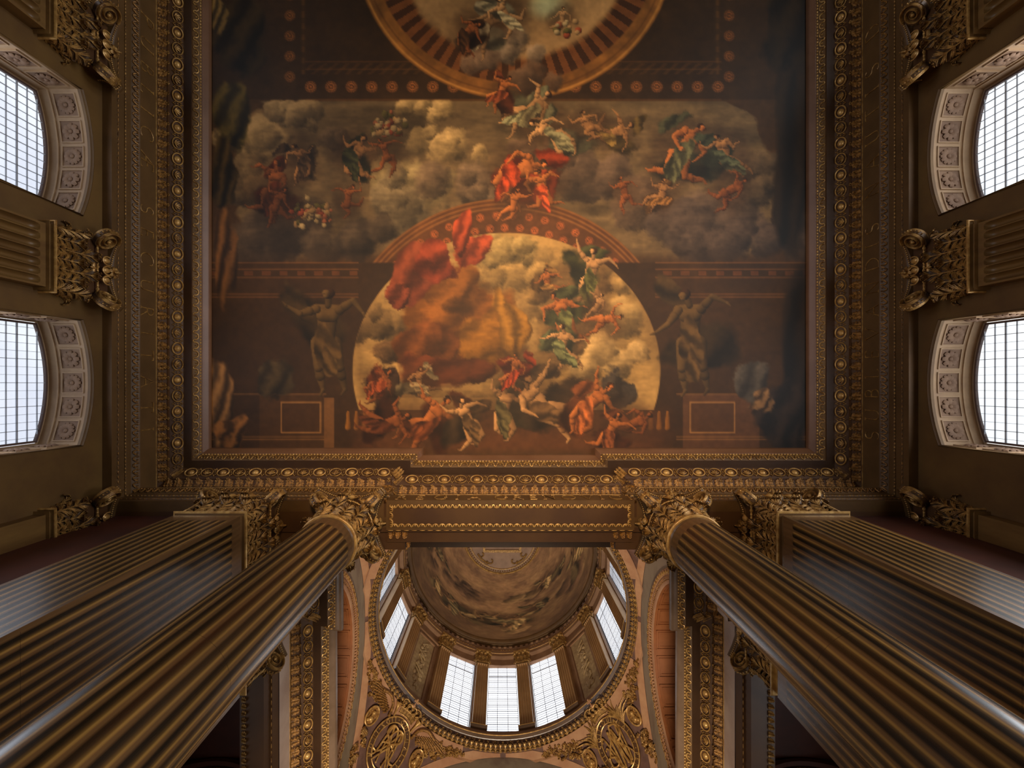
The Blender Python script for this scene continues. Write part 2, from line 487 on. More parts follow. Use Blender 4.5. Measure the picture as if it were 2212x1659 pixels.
# ------------------------------------------------------------------ side walls with windows
WY = [-.02, -3.86, -7.70, -11.54]
WH = 1.03          # half width of a window
HS, HC = 7.67, 7.87   # springing and crown of the segmental head
RR = (WH*WH + (HC-HS)**2)/(2*(HC-HS)); AC = HC-RR; TA = math.asin(WH/RR)
XW = 7.167
SILL = 1.2
def wall_side(s, name):
    mb = MB(); x = s*XW
    edges = []
    ys = [3.0]
    for wy in WY: ys += [wy+WH, wy-WH]
    ys.append(-13.0)
    for i in range(0, len(ys), 2):
        mb.grid([[(x, y, z) for z in (-1.6, 8.2)] for y in (ys[i], ys[i+1])])
    for wy in WY:
        mb.grid([[(x, y, z) for z in (-1.6, SILL)] for y in (wy-WH, wy+WH)])
        mb.grid([[(x, wy+RR*math.sin(t), z) for z in (AC+RR*math.cos(t), 8.2)] for t in np.linspace(-TA, TA, 17)])
    # outer skin so that no light leaks in
    mb.grid([[(s*(XW+1.1), y, z) for z in (-1.6, 9.9)] for y in (3.0, -13.0)])
    mb.grid([[(s*X, y, 8.2) for X in (XW-.05, XW+1.1)] for y in (3.0, -13.0)])
    o = mb.build(name, M['wall']); struct(o)
    return o
wall_side(-1, 'wall_left'); wall_side(1, 'wall_right')

def outline(n=17):
    """window outline in local (y, z), going down one jamb, from bottom to top and round the head"""
    P = [(-WH, SILL)] + [(-WH, z) for z in (3.5, 5.6)] + [(RR*math.sin(t), AC+RR*math.cos(t)) for t in np.linspace(-TA, TA, n)] + [(WH, z) for z in (5.6, 3.5)] + [(WH, SILL)]
    return np.array(P)
def inset_outline(d):
    P = outline(); c = []
    for i, (y, z) in enumerate(P):
        if abs(y) >= WH-1e-6 and z < HS-1e-6: c.append((y-math.copysign(d, y), z+ (d if z == SILL else 0)))
        else:
            t = math.atan2(y, z-AC); R2 = RR-d
            yy = R2*math.sin(t); lim = WH-d
            yy = max(-lim, min(lim, yy)); c.append((yy, AC+math.sqrt(R2*R2-yy*yy)))
    return np.array(c)
def window(n, s, wy, full):
    root = empty('window_%d' % n, (0, wy, 0)); side = 'left' if s < 0 else 'right'
    struct(root)
    X = lambda d: s*(XW + d)
    def strip(prof, name, m):
        G = []
        for d, ins in prof:
            Q = inset_outline(ins)
            G.append([(X(d), y, z) for y, z in Q])
        return MB().grid(np.array(G)).build(name, M[m], root)
    # raised painted moulding on the wall round the opening
    strip([(0.0, -.075), (-.03, -.07), (-.045, -.045), (-.03, -.02), (-.03, 0.0), (.02, 0.0)], 'casing', 'wall')
    # deep splayed reveal with one step near the frame
    strip([(.02, 0.0), (.50, .0), (.50, .022), (.52, .022), (.52, .0), (.68, 0.0), (.68, .03), (.70, .03), (.70, .07)], 'reveal', 'reveal')
    strip([(.70, .045), (.655, .045), (.655, .075), (.70, .075)], 'window_frame', 'frame')
    pm = M['pane'] if s < 0 else M['pane_r']
    # glass
    mb = MB(); Q = inset_outline(.0)
    h = len(Q)//2
    mb.grid([[(X(.70), y, z) for y, z in Q[:h+1]], [(X(.70), y, z) for y, z in Q[::-1][:h+1]]])
    mb.build('pane', pm, root)
    # glazing bars
    mb = MB(); xb = X(.685)
    ylim = WH-.05; k = 0
    for i in range(-8, 9):
        y = i*.128
        if abs(y) > ylim: continue
        top = AC+math.sqrt((RR-.05)**2-y*y)
        w = .008 if i % 3 == 0 else .004
        mb.box(min(xb, xb-s*.02), max(xb, xb-s*.02), y-w/2, y+w/2, SILL, top)
    z = 7.66+.16
    for j in range(0, 40):
        z = 7.66 - j*.16
        if z < SILL: break
        w = .018 if j % 4 == 2 else .007
        mb.box(min(xb, xb-s*.02), max(xb, xb-s*.02), -ylim, ylim, z-w/2, z+w/2)
    z = 7.82; yy = math.sqrt((RR-.05)**2-(z-AC)**2)
    mb.box(min(xb, xb-s*.02), max(xb, xb-s*.02), -yy, yy, z-.004, z+.004)
    mb.build('glazing_bars', M['bar'], root)
    if not full: return root
    # coffers with rosettes in the arched soffit and on the jambs
    def fa(a, b, c): return (X(b), (RR-c)*math.sin(a), AC+(RR-c)*math.cos(a))
    bed = MB(); fl = MB()
    step = 2*TA*.97/5
    for i in range(5):
        a = -TA*.97+step*(i+.5)
        ha, b0, b1 = step*.40, .09, .43
        bed.mapbox(fa, (a-ha, a+ha), (b0, b1), (0.001, .006), 4, 1)
        for aa in ((a-ha-.006, a-ha), (a+ha, a+ha+.006)): fl.mapbox(fa, aa, (b0-.014, b1+.014), (0.0, .022))
        for bb in ((b0-.014, b0), (b1, b1+.014)): fl.mapbox(fa, (a-ha, a+ha), bb, (0.0, .022), 4)
        o = np.array(fa(a, .26, .008)); nz = -np.array([0, math.sin(a), math.cos(a)]); tx = np.array([0, math.cos(a), -math.sin(a)])
        u = u_flower(.145, 8 if i % 2 else 12, .026)
        MB().place(u, [(o, tx, np.array([1.0, 0, 0]), nz)]).build('rosette', M['coffer'], root, 60)
    for sy in (-1, 1):
        for j in range(5):
            zc = 7.40-j*.46
            f2 = lambda a, b, c: (X(b), sy*(WH-c), a)
            bed.mapbox(f2, (zc-.17, zc+.17), (.09, .43), (.001, .006))
            for aa in ((zc-.185, zc-.17), (zc+.17, zc+.185)): fl.mapbox(f2, aa, (.076, .444), (0, .022))
            for bb in ((.076, .09), (.43, .444)): fl.mapbox(f2, (zc-.17, zc+.17), bb, (0, .022))
            o = (X(.26), sy*(WH-.008), zc)
            u = u_flower(.145, 10, .026)
            MB().place(u, [(o, (1, 0, 0), (0, 0, 1), (0, -sy, 0))]).build('rosette', M['coffer'], root, 60)
    bed.build('coffer_bed', M['coffer'], root); fl.build('coffer_frames', M['reveal'], root)
    return root
for s in (-1, 1):
    for i, wy in enumerate(WY):
        window((1 if s < 0 else 5)+i, s, wy, i < 2)

# end wall behind the antae, lintel between the columns
sbox('wall_end_left', (-7.6, -5.12, 2.32, 3.0, -1.6, 8.6), 'darkred')
sbox('wall_end_right', (5.12, 7.6, 2.32, 3.0, -1.6, 8.6), 'darkred')
lin_ = empty('trim_3'); struct(lin_, 'wide lintel spanning between the two round columns, lettered on its face')
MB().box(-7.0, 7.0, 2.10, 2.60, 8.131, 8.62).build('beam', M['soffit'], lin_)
MB().box(-2.17, 2.17, 2.035, 2.56, 8.10, 8.50).build('tablet', M['stone'], lin_)
mb = MB()
for b in ((-2.17, 2.17, 2.56, 2.79, 8.17, 8.62), (-4.1, -1.86, 2.62, 2.93, 8.19, 8.7), (1.86, 4.1, 2.62, 2.93, 8.19, 8.7), (-7, 7, 2.60, 2.80, 8.4, 8.8), (-4.1, 4.1, 2.6, 3.14, 8.90, 9.3)):
    mb.box(*b)
mb.build('rear_cornice', M['soffit'], lin_)
mb = MB()
pan = [(-2.08, 2.135), (2.08, 2.135), (2.08, 2.47), (-2.08, 2.47), (-2.08, 2.135)]
MB().box(-2.05, 2.05, 2.165, 2.44, 8.085, 8.0995).build('sunk_panel', M['soffit'], lin_)
for i in range(4):
    a, b = np.array(pan[i]), np.array(pan[i+1]); L = np.linalg.norm(b-a); t = (b-a)/L; n = max(1, round(L/.12))
    fr = [(np.array([*(a+t*(k+.5)*L/n), 8.095]), np.array([t[0], t[1], 0]), np.array([-t[1], t[0], 0]), np.array([0, 0, -1.])) for k in range(n)]
    mb.place(u_loop(.06, .12), fr)
mb.build('panel_guilloche', M['gold2'], lin_, 60)
mb = MB()
mb.place(u_bead(.11, .018, True), [(np.array([x, 2.565, 8.10]), (1, 0, 0), (0, 1, 0), (0, 0, 1)) for x in np.arange(-2.1, 2.11, .14)])
mb.build('rear_bead', M['gold2'], lin_)
mb = MB()
for s in (-1, 1):
    mb.place(u_leaf(.12, .12), [(np.array([s*(2.10-k*.12), 2.66, 8.165]), (1, 0, 0), (0, 1, 0), (0, 0, -1)) for k in range(3)])
    mb.place(u_leaf(.09, .08), [(np.array([s*(1.80), 2.84, 8.18]), (1, 0, 0), (0, 1, 0), (0, 0, -1))])
mb.build('corner_leaves', M['gilt_dark'], lin_)

# ------------------------------------------------------------------ inscription letters (stroke capitals with serifs)
def arc(cx, cy, rx, ry, a0, a1, n=10):
    a = np.radians(np.linspace(a0, a1, n)); return [(cx+rx*math.cos(t), cy+ry*math.sin(t)) for t in a]
def sf(x, y, w=.09): return [(x-w, y), (x+w, y)]
GL = {
 'P': (.55, [[(.1, 0), (.1, 1)], [(.1, 1), (.3, 1)]+arc(.3, .76, .22, .24, 90, -90)+[(.1, .52)], sf(.1, 0)]),
 'U': (.72, [[(.1, 1), (.1, .35)]+arc(.36, .3, .26, .3, 180, 360)+[(.62, .35), (.62, 1)], sf(.1, 1), sf(.62, 1)]),
 'B': (.56, [[(.1, 0), (.1, 1)], [(.1, 1), (.27, 1)]+arc(.27, .77, .19, .23, 90, -90)+[(.1, .54)], [(.27, .54)]+arc(.28, .27, .25, .27, 90, -90)+[(.1, 0)]]),
 'L': (.55, [[(.1, 1), (.1, 0), (.5, 0), (.53, .13)], sf(.1, 1)]),
 'I': (.22, [[(.11, 0), (.11, 1)], sf(.11, 0), sf(.11, 1)]),
 'C': (.78, [arc(.47, .5, .40, .5, 50, 310, 16), [(.73, .88), (.75, .72)]]),
 'Æ': (1.0, [[(0.02, 0), (.5, 1)], [(.5, 1), (.5, 0)], [(.5, 1), (.9, 1), (.92, .88)], [(.5, .52), (.8, .52)], [(.5, 0), (.92, 0), (.95, .13)], [(.22, .4), (.5, .4)]]),
 'S': (.5, [arc(.26, .75, .2, .25, 35, 270, 12)+arc(.26, .25, .21, .25, 90, -145, 12)]),
 'E': (.52, [[(.1, 0), (.1, 1)], [(.1, 1), (.46, 1), (.48, .88)], [(.1, .52), (.4, .52), (.4, .44)], [(.1, 0), (.48, 0), (.51, .13)]]),
 'R': (.62, [[(.1, 0), (.1, 1)], [(.1, 1), (.28, 1)]+arc(.28, .76, .2, .24, 90, -90)+[(.1, .52)], [(.28, .52), (.58, .0), (.66, .0)], sf(.1, 0)]),
 'T': (.66, [[(.33, 0), (.33, 1)], [(.03, .9), (.05, 1), (.61, 1), (.63, .9)], sf(.33, 0)]),
 'A': (.72, [[(.04, 0), (.36, 1.02), (.68, 0)], [(.17, .38), (.55, .38)], sf(.04, 0, .07), sf(.68, 0, .07)]),
 'V': (.72, [[(.04, 1), (.36, 0), (.68, 1)], sf(.04, 1, .07), sf(.68, 1, .07)]),
 'N': (.78, [[(.1, 0), (.1, 1), (.68, 0), (.68, 1)], sf(.1, 0), sf(.68, 1), sf(.05, 1, .05)]),
 'D': (.78, [[(.1, 0), (.1, 1), (.3, 1)]+arc(.3, .5, .42, .5, 90, -90, 14)+[(.1, 0)]]),
 'G': (.8, [arc(.47, .5, .40, .5, 50, 315, 16), [(.75, .12), (.75, .45)], sf(.75, .45), [(.73, .88), (.75, .74)]]),
 'O': (.9, [arc(.45, .5, .40, .5, 0, 360, 22)]),
 'H': (.78, [[(.1, 0), (.1, 1)], [(.66, 0), (.66, 1)], [(.1, .52), (.66, .52)], sf(.1, 0), sf(.66, 0), sf(.1, 1), sf(.66, 1)]),
 'Q': (.9, [arc(.45, .5, .40, .5, 0, 360, 22), [(.5, .1), (.9, -.2)]]),
 'M': (.9, [[(.06, 0), (.16, 1), (.45, .1), (.74, 1), (.84, 0)]]),
 'Y': (.66, [[(.03, 1), (.33, .5), (.63, 1)], [(.33, .5), (.33, 0)], sf(.33, 0)]),
 '.': (.3, [[(.13, .5), (.17, .46)]]),
 '+': (.4, [[(.2, .35), (.2, .65)], [(.05, .5), (.35, .5)]]),
 ' ': (.45, []),
}
def lettering(txt, width, height, fn, r, spread=True):
    """fn(x,y)->3D point; the text is spread to fill width"""
    adv = [GL[c][0] for c in txt]
    base = sum(adv)*height
    gap = (width-base)/max(1, len(txt)-1); sx = 1.0
    if gap < .10*height:
        gap = .10*height; sx = (width-gap*(len(txt)-1))/base
    root = empty('inscription'); x = 0
    for c in txt:
        mb = MB()
        for st in GL[c][1]:
            P = [fn(x+px*height*sx, py*height) for px, py in st]
            if len(P) > 1: mb.tube(P, r, 5)
        x += GL[c][0]*height*sx+gap
        mb.build('letter', M['gold'], root, 60)
    return root
def wall_text(txt, s, y0, y1, h0=8.64, ht=.32):
    """on the side frieze: reads towards +Y on the left wall, towards -Y on the right wall"""
    k = 1 if s < 0 else -1
    fn = lambda x, y: (s*6.893, y0+k*x, h0+y)
    return lettering(txt, abs(y1-y0), ht, fn, .012)
K = 115.0
def yy_(px): return (px-830)/K
t = wall_text('PUBLICÆ', -1, yy_(25), yy_(362))
tag(t, 'incised letters PUBLICÆ on the left frieze, nearest the top of the picture', 'lettering')
t = wall_text('SECURITATI', -1, yy_(440), yy_(934))
tag(t, 'incised letters SECURITATI on the left frieze, between the two wall windows', 'lettering')
t = wall_text('SUBLEVANDIS', 1, yy_(952), yy_(482))
tag(t, 'incised letters SUBLEVANDIS on the right frieze', 'lettering')
t = wall_text('NAUTIS', 1, yy_(421), yy_(136))
tag(t, 'incised letters NAUTIS on the right frieze beyond the middle pilaster', 'lettering')
t = wall_text('DE', 1, yy_(76), yy_(-40))
tag(t, 'incised letters DE at the top edge of the right frieze', 'lettering')
mb = lettering('REGIA', 1.50, .29, lambda x, y: (-2.03+x, 2.028, 8.15+y), .010)
tag(mb, 'gilt letters REGIA on the lintel face, left half', 'lettering')
mb = lettering('GRENOVICI', 2.45, .29, lambda x, y: (-.29+x, 2.028, 8.15+y), .010)
tag(mb, 'gilt letters GRENOVICI on the lintel face, right of the word REGIA', 'lettering')

# ================================================================== COLUMNS AND PILASTERS
CAPH = 1.10; ZN = 7.03
def leaf_unit(H, W, curl=.07, lean=.05, nu=17, nv=24, lobes=5, veins=4, split=False):
    """acanthus leaf: x across, y outwards, z up; raised ribs sweep out from the midrib"""
    def pt(u, v):
        if v < .72:
            q = v/.72; z = H*.90*q; o = .02+lean*q*q
        else:
            a = (v-.72)/.28*math.radians(190)
            z = H*.90 + curl*math.sin(a); o = .02+lean+curl*.9*(1-math.cos(a))
        w = W*.5*(.84+.26*math.sin(PI*min(v*1.15, 1)))*(1-.62*max(0, (v-.6)/.4)**1.6)
        return w, o, z
    G = []
    for v in np.linspace(0, 1, nv):
        w, o, z = pt(0, v); fr_ = (v*lobes) % 1.0
        w2 = w*(1-.34*fr_*(v < .97))
        r = []
        for u in np.linspace(-1, 1, nu):
            d = -.040*u*u*(1.1-v) - .012*abs(math.sin(PI*3*u))
            r.append((u*w2, o+d*(1 if v < .8 else .4), z))
        G.append(r)
    m = MB(); m.grid(np.array(G))
    sheet = m; m = MB(); n = 9
    vs = np.linspace(.02, .98, 12); m.tube([(0, pt(0, v)[1]+.012, pt(0, v)[2]) for v in vs], .011, 5)
    for k in range(lobes):
        for sd in (-1, 1):
            for j in range(veins):
                v0 = max(.01, (k-.55)/lobes+.05*j/lobes); v1 = min(.99, (k+.18+.80*j/veins)/lobes)
                e = .97-.10*(j % 2)-.14*(1-j/veins)
                P = []
                for q in np.linspace(0, 1, 6):
                    v = v0+(v1-v0)*q; u = sd*e*q**1.35
                    w, o, z = pt(u, v); P.append((u*w, o-.034*u*u*(1.1-v)+.008+.012*math.sin(q*PI)+.010*q, z))
                m.tube(P, [.0045, .0065, .0085, .0095, .0085, .0035], 4)
    if split: return sheet, m
    return sheet.merge(m)
LEAF1 = leaf_unit(.36, .34, split=True)
LEAF2 = leaf_unit(.60, .30, .075, .07, split=True)
LEAF_C = leaf_unit(.52, .28, .05, .04, split=True)
LEAF_S = leaf_unit(.36, .27, split=True)
def volute(c, d, root, R=.195, thick=.06):
    """scroll in the vertical plane holding plan direction d"""
    d = np.array([d[0], d[1], 0.0]); d /= np.linalg.norm(d); ax = np.array([-d[1], d[0], 0]); c = np.array(c)
    T = 2.35*2*PI
    rad_ = lambda th: (R-.030)*(1-th/T)**1.15+.030
    th = np.linspace(0, T, 72); G = []
    for i, t in enumerate(th):
        r = rad_(t); e = math.sin(t)*d+math.cos(t)*np.array([0, 0, 1.]); w = .0165*(1-.45*i/72); tk = thick*1.25
        G.append([c+e*(r+a*w)+ax*b*tk for a, b in ((-1, -.85), (-.4, -1.05), (.4, -1.05), (1, -.85), (1, .85), (.4, 1.05), (-.4, 1.05), (-1, .85))])
    m = MB(); m.grid(np.array(G), cv=True)
    for sg in (-1, 1): m.ball(c+ax*sg*thick*1.05, .034, 8, 5)
    for t in np.linspace(-1.3, 2.8, 15):      # beads on the rim
        m.ball(c+(R+.004)*(math.sin(t)*d+math.cos(t)*np.array([0, 0, 1.])), .015, 6, 4)
    o = m.build('volute', M['gold'], root, 45)
    m = MB(); a = np.linspace(0, 2*PI, 28, endpoint=False)
    m.grid([[c+ax*sg*thick*.55+q*(R-.01)*(math.sin(t)*d+math.cos(t)*np.array([0, 0, 1.])) for t in a] for sg, q in ((-1, .001), (-1, 1), (1, 1), (1, .001))], cv=True)
    m.build('volute_web', M['leafshade'], o, 45)
def abacus_plan(cx, cy, mid_x, mid_y, cut=.07, n=9, sides=4):
    """concave-sided abacus: corners (+-cx,+-cy), middles pulled in to mid_*"""
    P = []
    for k, (a, b) in enumerate((((-1, -1), (1, -1)), ((1, -1), (1, 1)), ((1, 1), (-1, 1)), ((-1, 1), (-1, -1)))):
        A = np.array([a[0]*cx, a[1]*cy]); B = np.array([b[0]*cx, b[1]*cy]); t = (B-A)/np.linalg.norm(B-A)
        nin = np.array([-t[1], t[0]])
        dep = (cy-mid_y) if k % 2 == 0 else (cx-mid_x)
        for q in np.linspace(0, 1, n):
            w = 4*q*(1-q); P.append(A+t*cut+(B-A-2*cut*t)*q + nin*dep*w)
    return np.array(P)
def capital(root, kind, a=.5, b=.5, front=False, m1='gold', abacus_c=.62, cyc=None):
    """kind round: a = radius at the neck; kind rect: half sizes a (x), b (y). front: only the -y face and the two returns"""
    zc = ZN
    bell = MB()
    if kind == 'round':
        bell.lathe([(a, zc), (a+.01, zc+.3), (a+.03, zc+.6), (a+.07, zc+.80), (a+.05, zc+.98)], n=32)
    else:
        bell.box(-a, a, -b, b, zc, zc+.98)
    bell.build('bell', M['soffit'], root)
    rows = []
    if kind == 'round':
        for k in range(8):
            t = 2*PI*(k+.5)/8; rows.append((LEAF1, a*math.cos(t), a*math.sin(t), t, 0))
            t = 2*PI*k/8; rows.append((LEAF2, a*math.cos(t), a*math.sin(t), t, 1))
    else:
        def face(nx, ny, ln, off, full=True):
            t = math.atan2(ny, nx); tx, ty = -ny, nx
            n1 = 3 if ln > .3 else 1
            for k in range(n1):
                s_ = (k-(n1-1)/2)*(2*ln/n1)
                rows.append((LEAF1, nx*off+tx*s_, ny*off+ty*s_, t, 0))
            for k in range(n1-1):
                s_ = (k-(n1-2)/2)*(2*ln/n1)
                rows.append((LEAF2, nx*off+tx*s_, ny*off+ty*s_, t, 1))
        face(0, -1, a, b)
        if front:
            for s_ in (-1, 1):
                rows.append((LEAF_S, s_*a, -b+.16, 0 if s_ > 0 else PI, 0))
                rows.append((LEAF_C, s_*a*.97, -b*.97, -PI/2+s_*PI/4, 1))
        else:
            face(1, 0, b, a); face(-1, 0, b, a); face(0, 1, a, b)
            for s1 in (-1, 1):
                for s2 in (-1, 1): rows.append((LEAF_C, s1*a*.97, s2*b*.97, math.atan2(s2, s1), 1))
    for lev, nm in ((0, 'lower_acanthus_row'), (1, 'upper_acanthus_row')):
        mb = MB(); rb = MB()
        for u, x, y, t, l in rows:
            if l != lev: continue
            s_ = 1+rnd.uniform(-.03, .03)
            fr_ = [((x, y, zc+.01), (-math.sin(t)*s_, math.cos(t)*s_, 0), (math.cos(t), math.sin(t), 0), (0, 0, s_))]
            mb.place(u[0], fr_); rb.place(u[1], fr_)
        o_ = mb.build(nm, M['leafshade'], root, 70); rb.build('gilded_ribs', M['gold'], o_, 70)
    # small tongue leaves, bead string, egg band
    mb = MB(); bd = MB(); eg = MB()
    def along(P0, n0, L, nn, t):
        pass
    ue = MB(); ue.ball((0, 0, 0), (.052, .045, .075), 9, 6)
    aa = np.linspace(-.15*PI, 1.15*PI, 12); ue.tube(np.c_[np.cos(aa)*.072, np.full(12, .012), -np.sin(aa)*.10+.03], .012, 5)
    if kind == 'round':
        R = a+.085; bd.tube([(R*math.cos(t), R*math.sin(t), zc+.715) for t in np.linspace(0, 2*PI, 33)[:-1]], .012, 6, closed=True)
        for k in range(16):
            t = 2*PI*(k+.5)/16; R = a+.11
            MB().place(ue, [((R*math.cos(t), R*math.sin(t), zc+.84), (-math.sin(t), math.cos(t), 0), (math.cos(t), math.sin(t), 0), (0, 0, 1))]).build('egg', M['gold2'], root, 60)
        for k in range(40):
            t = 2*PI*k/40; R = a+.085; bd.ball((R*math.cos(t), R*math.sin(t), zc+.715), .020, 6, 4)
    else:
        sides = [((0, -1), a, b)] + ([] if front else [((1, 0), b, a), ((-1, 0), b, a), ((0, 1), a, b)])
        for (nx, ny), ln, off in sides:
            n = max(1, int(round((2*ln-.44)/.165)))
            for k in range(n):
                s_ = (k-(n-1)/2)*.165; x, y = nx*(off+.09)-ny*s_, ny*(off+.09)+nx*s_
                MB().place(ue, [((x, y, zc+.84), (-ny, nx, 0), (nx, ny, 0), (0, 0, 1))]).build('egg', M['gold2'], root, 60)
            n = int(ln*2/.062); bd.tube([(nx*(off+.055)-ny*q, ny*(off+.055)+nx*q, zc+.715) for q in (-ln, 0, ln)], .014, 6)
            bd.tube([(nx*(off+.03)-ny*q, ny*(off+.03)+nx*q, zc+.66) for q in (-.2, 0, .2)], .03, 6)
            for k in range(n):
                s_ = (k-(n-1)/2)*.062; x, y = nx*(off+.055)-ny*s_, ny*(off+.055)+nx*s_
                bd.ball((x, y, zc+.715), (.022 if k % 3 else .03,)*2+(.020,), 6, 4)
            # buds rising between the leaves
            for s_ in (-.12, 0, .12):
                x, y = nx*(off+.05)-ny*s_, ny*(off+.05)+nx*s_
                bd.ball((x, y, zc+.64), (.026, .03, .06), 6, 5)
    bd.build('bead_string', M['gold2'], root, 60)
    # scrolls at the corners
    cc = cyc or (a*.80, b*.80) if kind == 'rect' else None
    if kind == 'round': pts = [(s1*.375, s2*.375) for s1 in (-1, 1) for s2 in (-1, 1)]
    elif front: pts = [(s1*(a+.0), -b-.085) for s1 in (-1, 1)]
    else: pts = [(s1*(a+.015), s2*(b+.015)) for s1 in (-1, 1) for s2 in (-1, 1)]
    for (x, y) in pts:
        d = (math.copysign(1, x), math.copysign(1, y))
        volute((x+d[0]*.045, y+d[1]*.045, zc+.80), d, root)
    # abacus
    ex = abacus_c; ey = abacus_c if kind == 'round' else (abacus_c-a+b)
    P = abacus_plan(ex, ey, ex-.17, ey-.17)
    if front: P[:, 1] = np.minimum(P[:, 1], b)
    mb = MB()
    G = []
    for sc_, z in ((.90, .985), (.945, 1.0), (.95, 1.035), (.985, 1.05), (1.0, 1.06), (1.0, 1.10)):
        ctr = np.array([0, 0]); q = P.copy()
        n_ = np.linalg.norm(q, axis=1)[:, None]; q = q*(1-(1-sc_)*.62/n_)
        G.append(np.c_[q, np.full(len(q), zc+z)])
    mb.grid(np.array(G), cv=True)
    base = mb.n-len(P); mb.f.append(tuple(range(base, base+len(P))))
    base0 = 0; mb.f.append(tuple(range(0, len(P))))
    ab = mb.build('abacus', M['stone'], root, 40)
    mb = MB()
    q = P*.985; L_ = np.r_[0, np.cumsum(np.linalg.norm(np.diff(np.vstack([q, q[:1]]), axis=0), axis=1))]
    qq = np.vstack([q, q[:1]])
    for t in np.arange(0, L_[-1], .036):
        x, y = np.interp(t, L_, qq[:, 0]), np.interp(t, L_, qq[:, 1])
        if front and y > b*.6: continue
        mb.ball((x, y, zc+1.02), .015, 5, 4)
    mb.build('abacus_beads', M['gold2'], ab, 60)
    # fleurons in the middle of each side
    fl = [(0, -1)] if front else [(0, -1), (1, 0), (-1, 0), (0, 1)]
    for nx, ny in fl:
        d = (ey if ny else ex)-.12
        mb = MB(); c = np.array([nx*d, ny*d, zc+1.0])
        mb.place(u_flower(.105, 7, .05), [(c, (-ny, nx, 0), (0, 0, 1), (nx, ny, 0))])
        for k in range(4): mb.ball(c+np.array([nx*(.05+.02*k), ny*(.05+.02*k), .01*k]), .03-.004*k, 6, 4)
        mb.build('fleuron', M['gold'], ab, 60)

def zrows(z0, z1, a):
    q = [z0, z0+.03*0]
    zs = [z0, z1-a*1.0001]+[z1-a*(1-math.sin(t)) for t in np.linspace(.15, PI/2, 6)]
    return zs
def flute_depth(s, a, dz, dep):
    """s: distance from the flute axis, dz: distance below the flute's top"""
    dz = dz*.5
    w = a if dz >= a else (math.sqrt(max(0, a*a-(a-dz)**2)) if dz > 0 else 0)
    return dep*math.sqrt(max(0, w*w-s*s))/a if w > 0 else 0.0
def fluted_face(mb, O, t, n, width, nfl, z0, zf, z1, dep=.055, cable=True):
    """face starting at O (plan), running along t for width; n outward"""
    pitch = width/(nfl+.35); a = pitch*.45; dep = a*1.6
    xs = [0.0]
    for k in range(nfl):
        c = pitch*(k+.675); xs += [c-a-1e-4]+[c+a*math.sin(q) for q in np.linspace(-PI/2, PI/2, 9)]+[c+a+1e-4]
    xs.append(width)
    zs = [z0]+list(np.linspace(z0+2, zf-.6, 3))+[zf-2*a]+[zf-2*a*(1-math.sin(q)) for q in np.linspace(.2, PI/2, 7)]+[zf+.001, z1]
    G = []
    for z in zs:
        r = []
        for x in xs:
            k = min(nfl-1, max(0, int((x-pitch*.175)/pitch))); c = pitch*(k+.675)
            d = flute_depth(x-c, a, zf-z, dep)
            r.append((O[0]+t[0]*x-n[0]*d, O[1]+t[1]*x-n[1]*d, z))
        G.append(r)
    mb.grid(np.array(G))
def rect_ring(a0, b0, z0, prof, y0=None):
    """moulding round a rectangle: prof (o,z)"""
    G = []
    for o, z in prof:
        yb = b0+o if y0 is None else y0
        G.append([(-a0-o, yb, z), (-a0-o, -b0-o, z), (a0+o, -b0-o, z), (a0+o, yb, z)])
    return np.array(G)

# The giant shafts are smooth and varnished; their fluting is painted on the flat, as illusion.
FL_P = [0, .10, .20, .27, .40, .55, .70, .80, .88, .95, 1.0]
FL_C = [(118, 84, 48), (112, 80, 46), (70, 48, 26), (30, 22, 13), (34, 26, 15), (62, 44, 24), (110, 80, 38), (168, 126, 62), (158, 116, 58), (124, 88, 50), (118, 84, 48)]
def flute_colour(p, z, ztop, half):
    """p = phase across one painted flute (0..1), z height; rounded painted ends under ztop; half = half width in metres"""
    top = ztop-half+half*math.sqrt(max(0, 1-min(1, abs(p-.52)/.40)**2))
    base = np.array((112, 80, 47.))
    c = np.array([np.interp(p, FL_P, [q[i] for q in FL_C]) for i in range(3)])
    w = min(1, max(0, (top-z)/.02)); c = base*(1-w)+c*w
    j = (z % 1.87)
    if j < .006: c = c*.75
    return c
def paint_shaft(pts, name, root):
    """pts: rows (z) of [(x, y, phase)]"""
    G = np.array([[(x, y, z) for x, y, _ in row] for z, row in pts])
    rg = random.Random(5); cols = []
    n = noise_c
    for i, (z, row) in enumerate(pts):
        for k, (x, y, p) in enumerate(row):
            v = .92+.10*math.sin(z*1.7+k*.05)+.05*math.sin(z*5.1+k*.9)
            cols.append((np.array((112, 80, 47.)) if p is None else flute_colour(p, z, 6.70, .05))*v)
    me = MB().grid(G).mesh(name, M['flutepaint'], 50)
    at = me.color_attributes.new('paint', 'FLOAT_COLOR', 'POINT'); q = np.ones((len(cols), 4), np.float32)
    cc = np.clip(np.array(cols)/255., 0, 1); q[:, :3] = np.where(cc <= .04045, cc/12.92, ((cc+.055)/1.055)**2.4)
    at.data.foreach_set('color', q.ravel())
    o = bpy.data.objects.new(name, me); COL.objects.link(o); o.parent = root
    return o
noise_c = None
ZROWS = [-1.2]+[z for k in range(5) for z in (1.87*k-.001, 1.87*k+.001, 1.87*k+.005, 1.87*k+.0065) if -1.2 < z < 6.4]+list(np.arange(-.6, 6.5, .6)+.03)+[6.58]+list(np.linspace(6.62, 6.73, 14))+[6.90]
ZROWS = sorted(set(round(float(z), 4) for z in ZROWS))
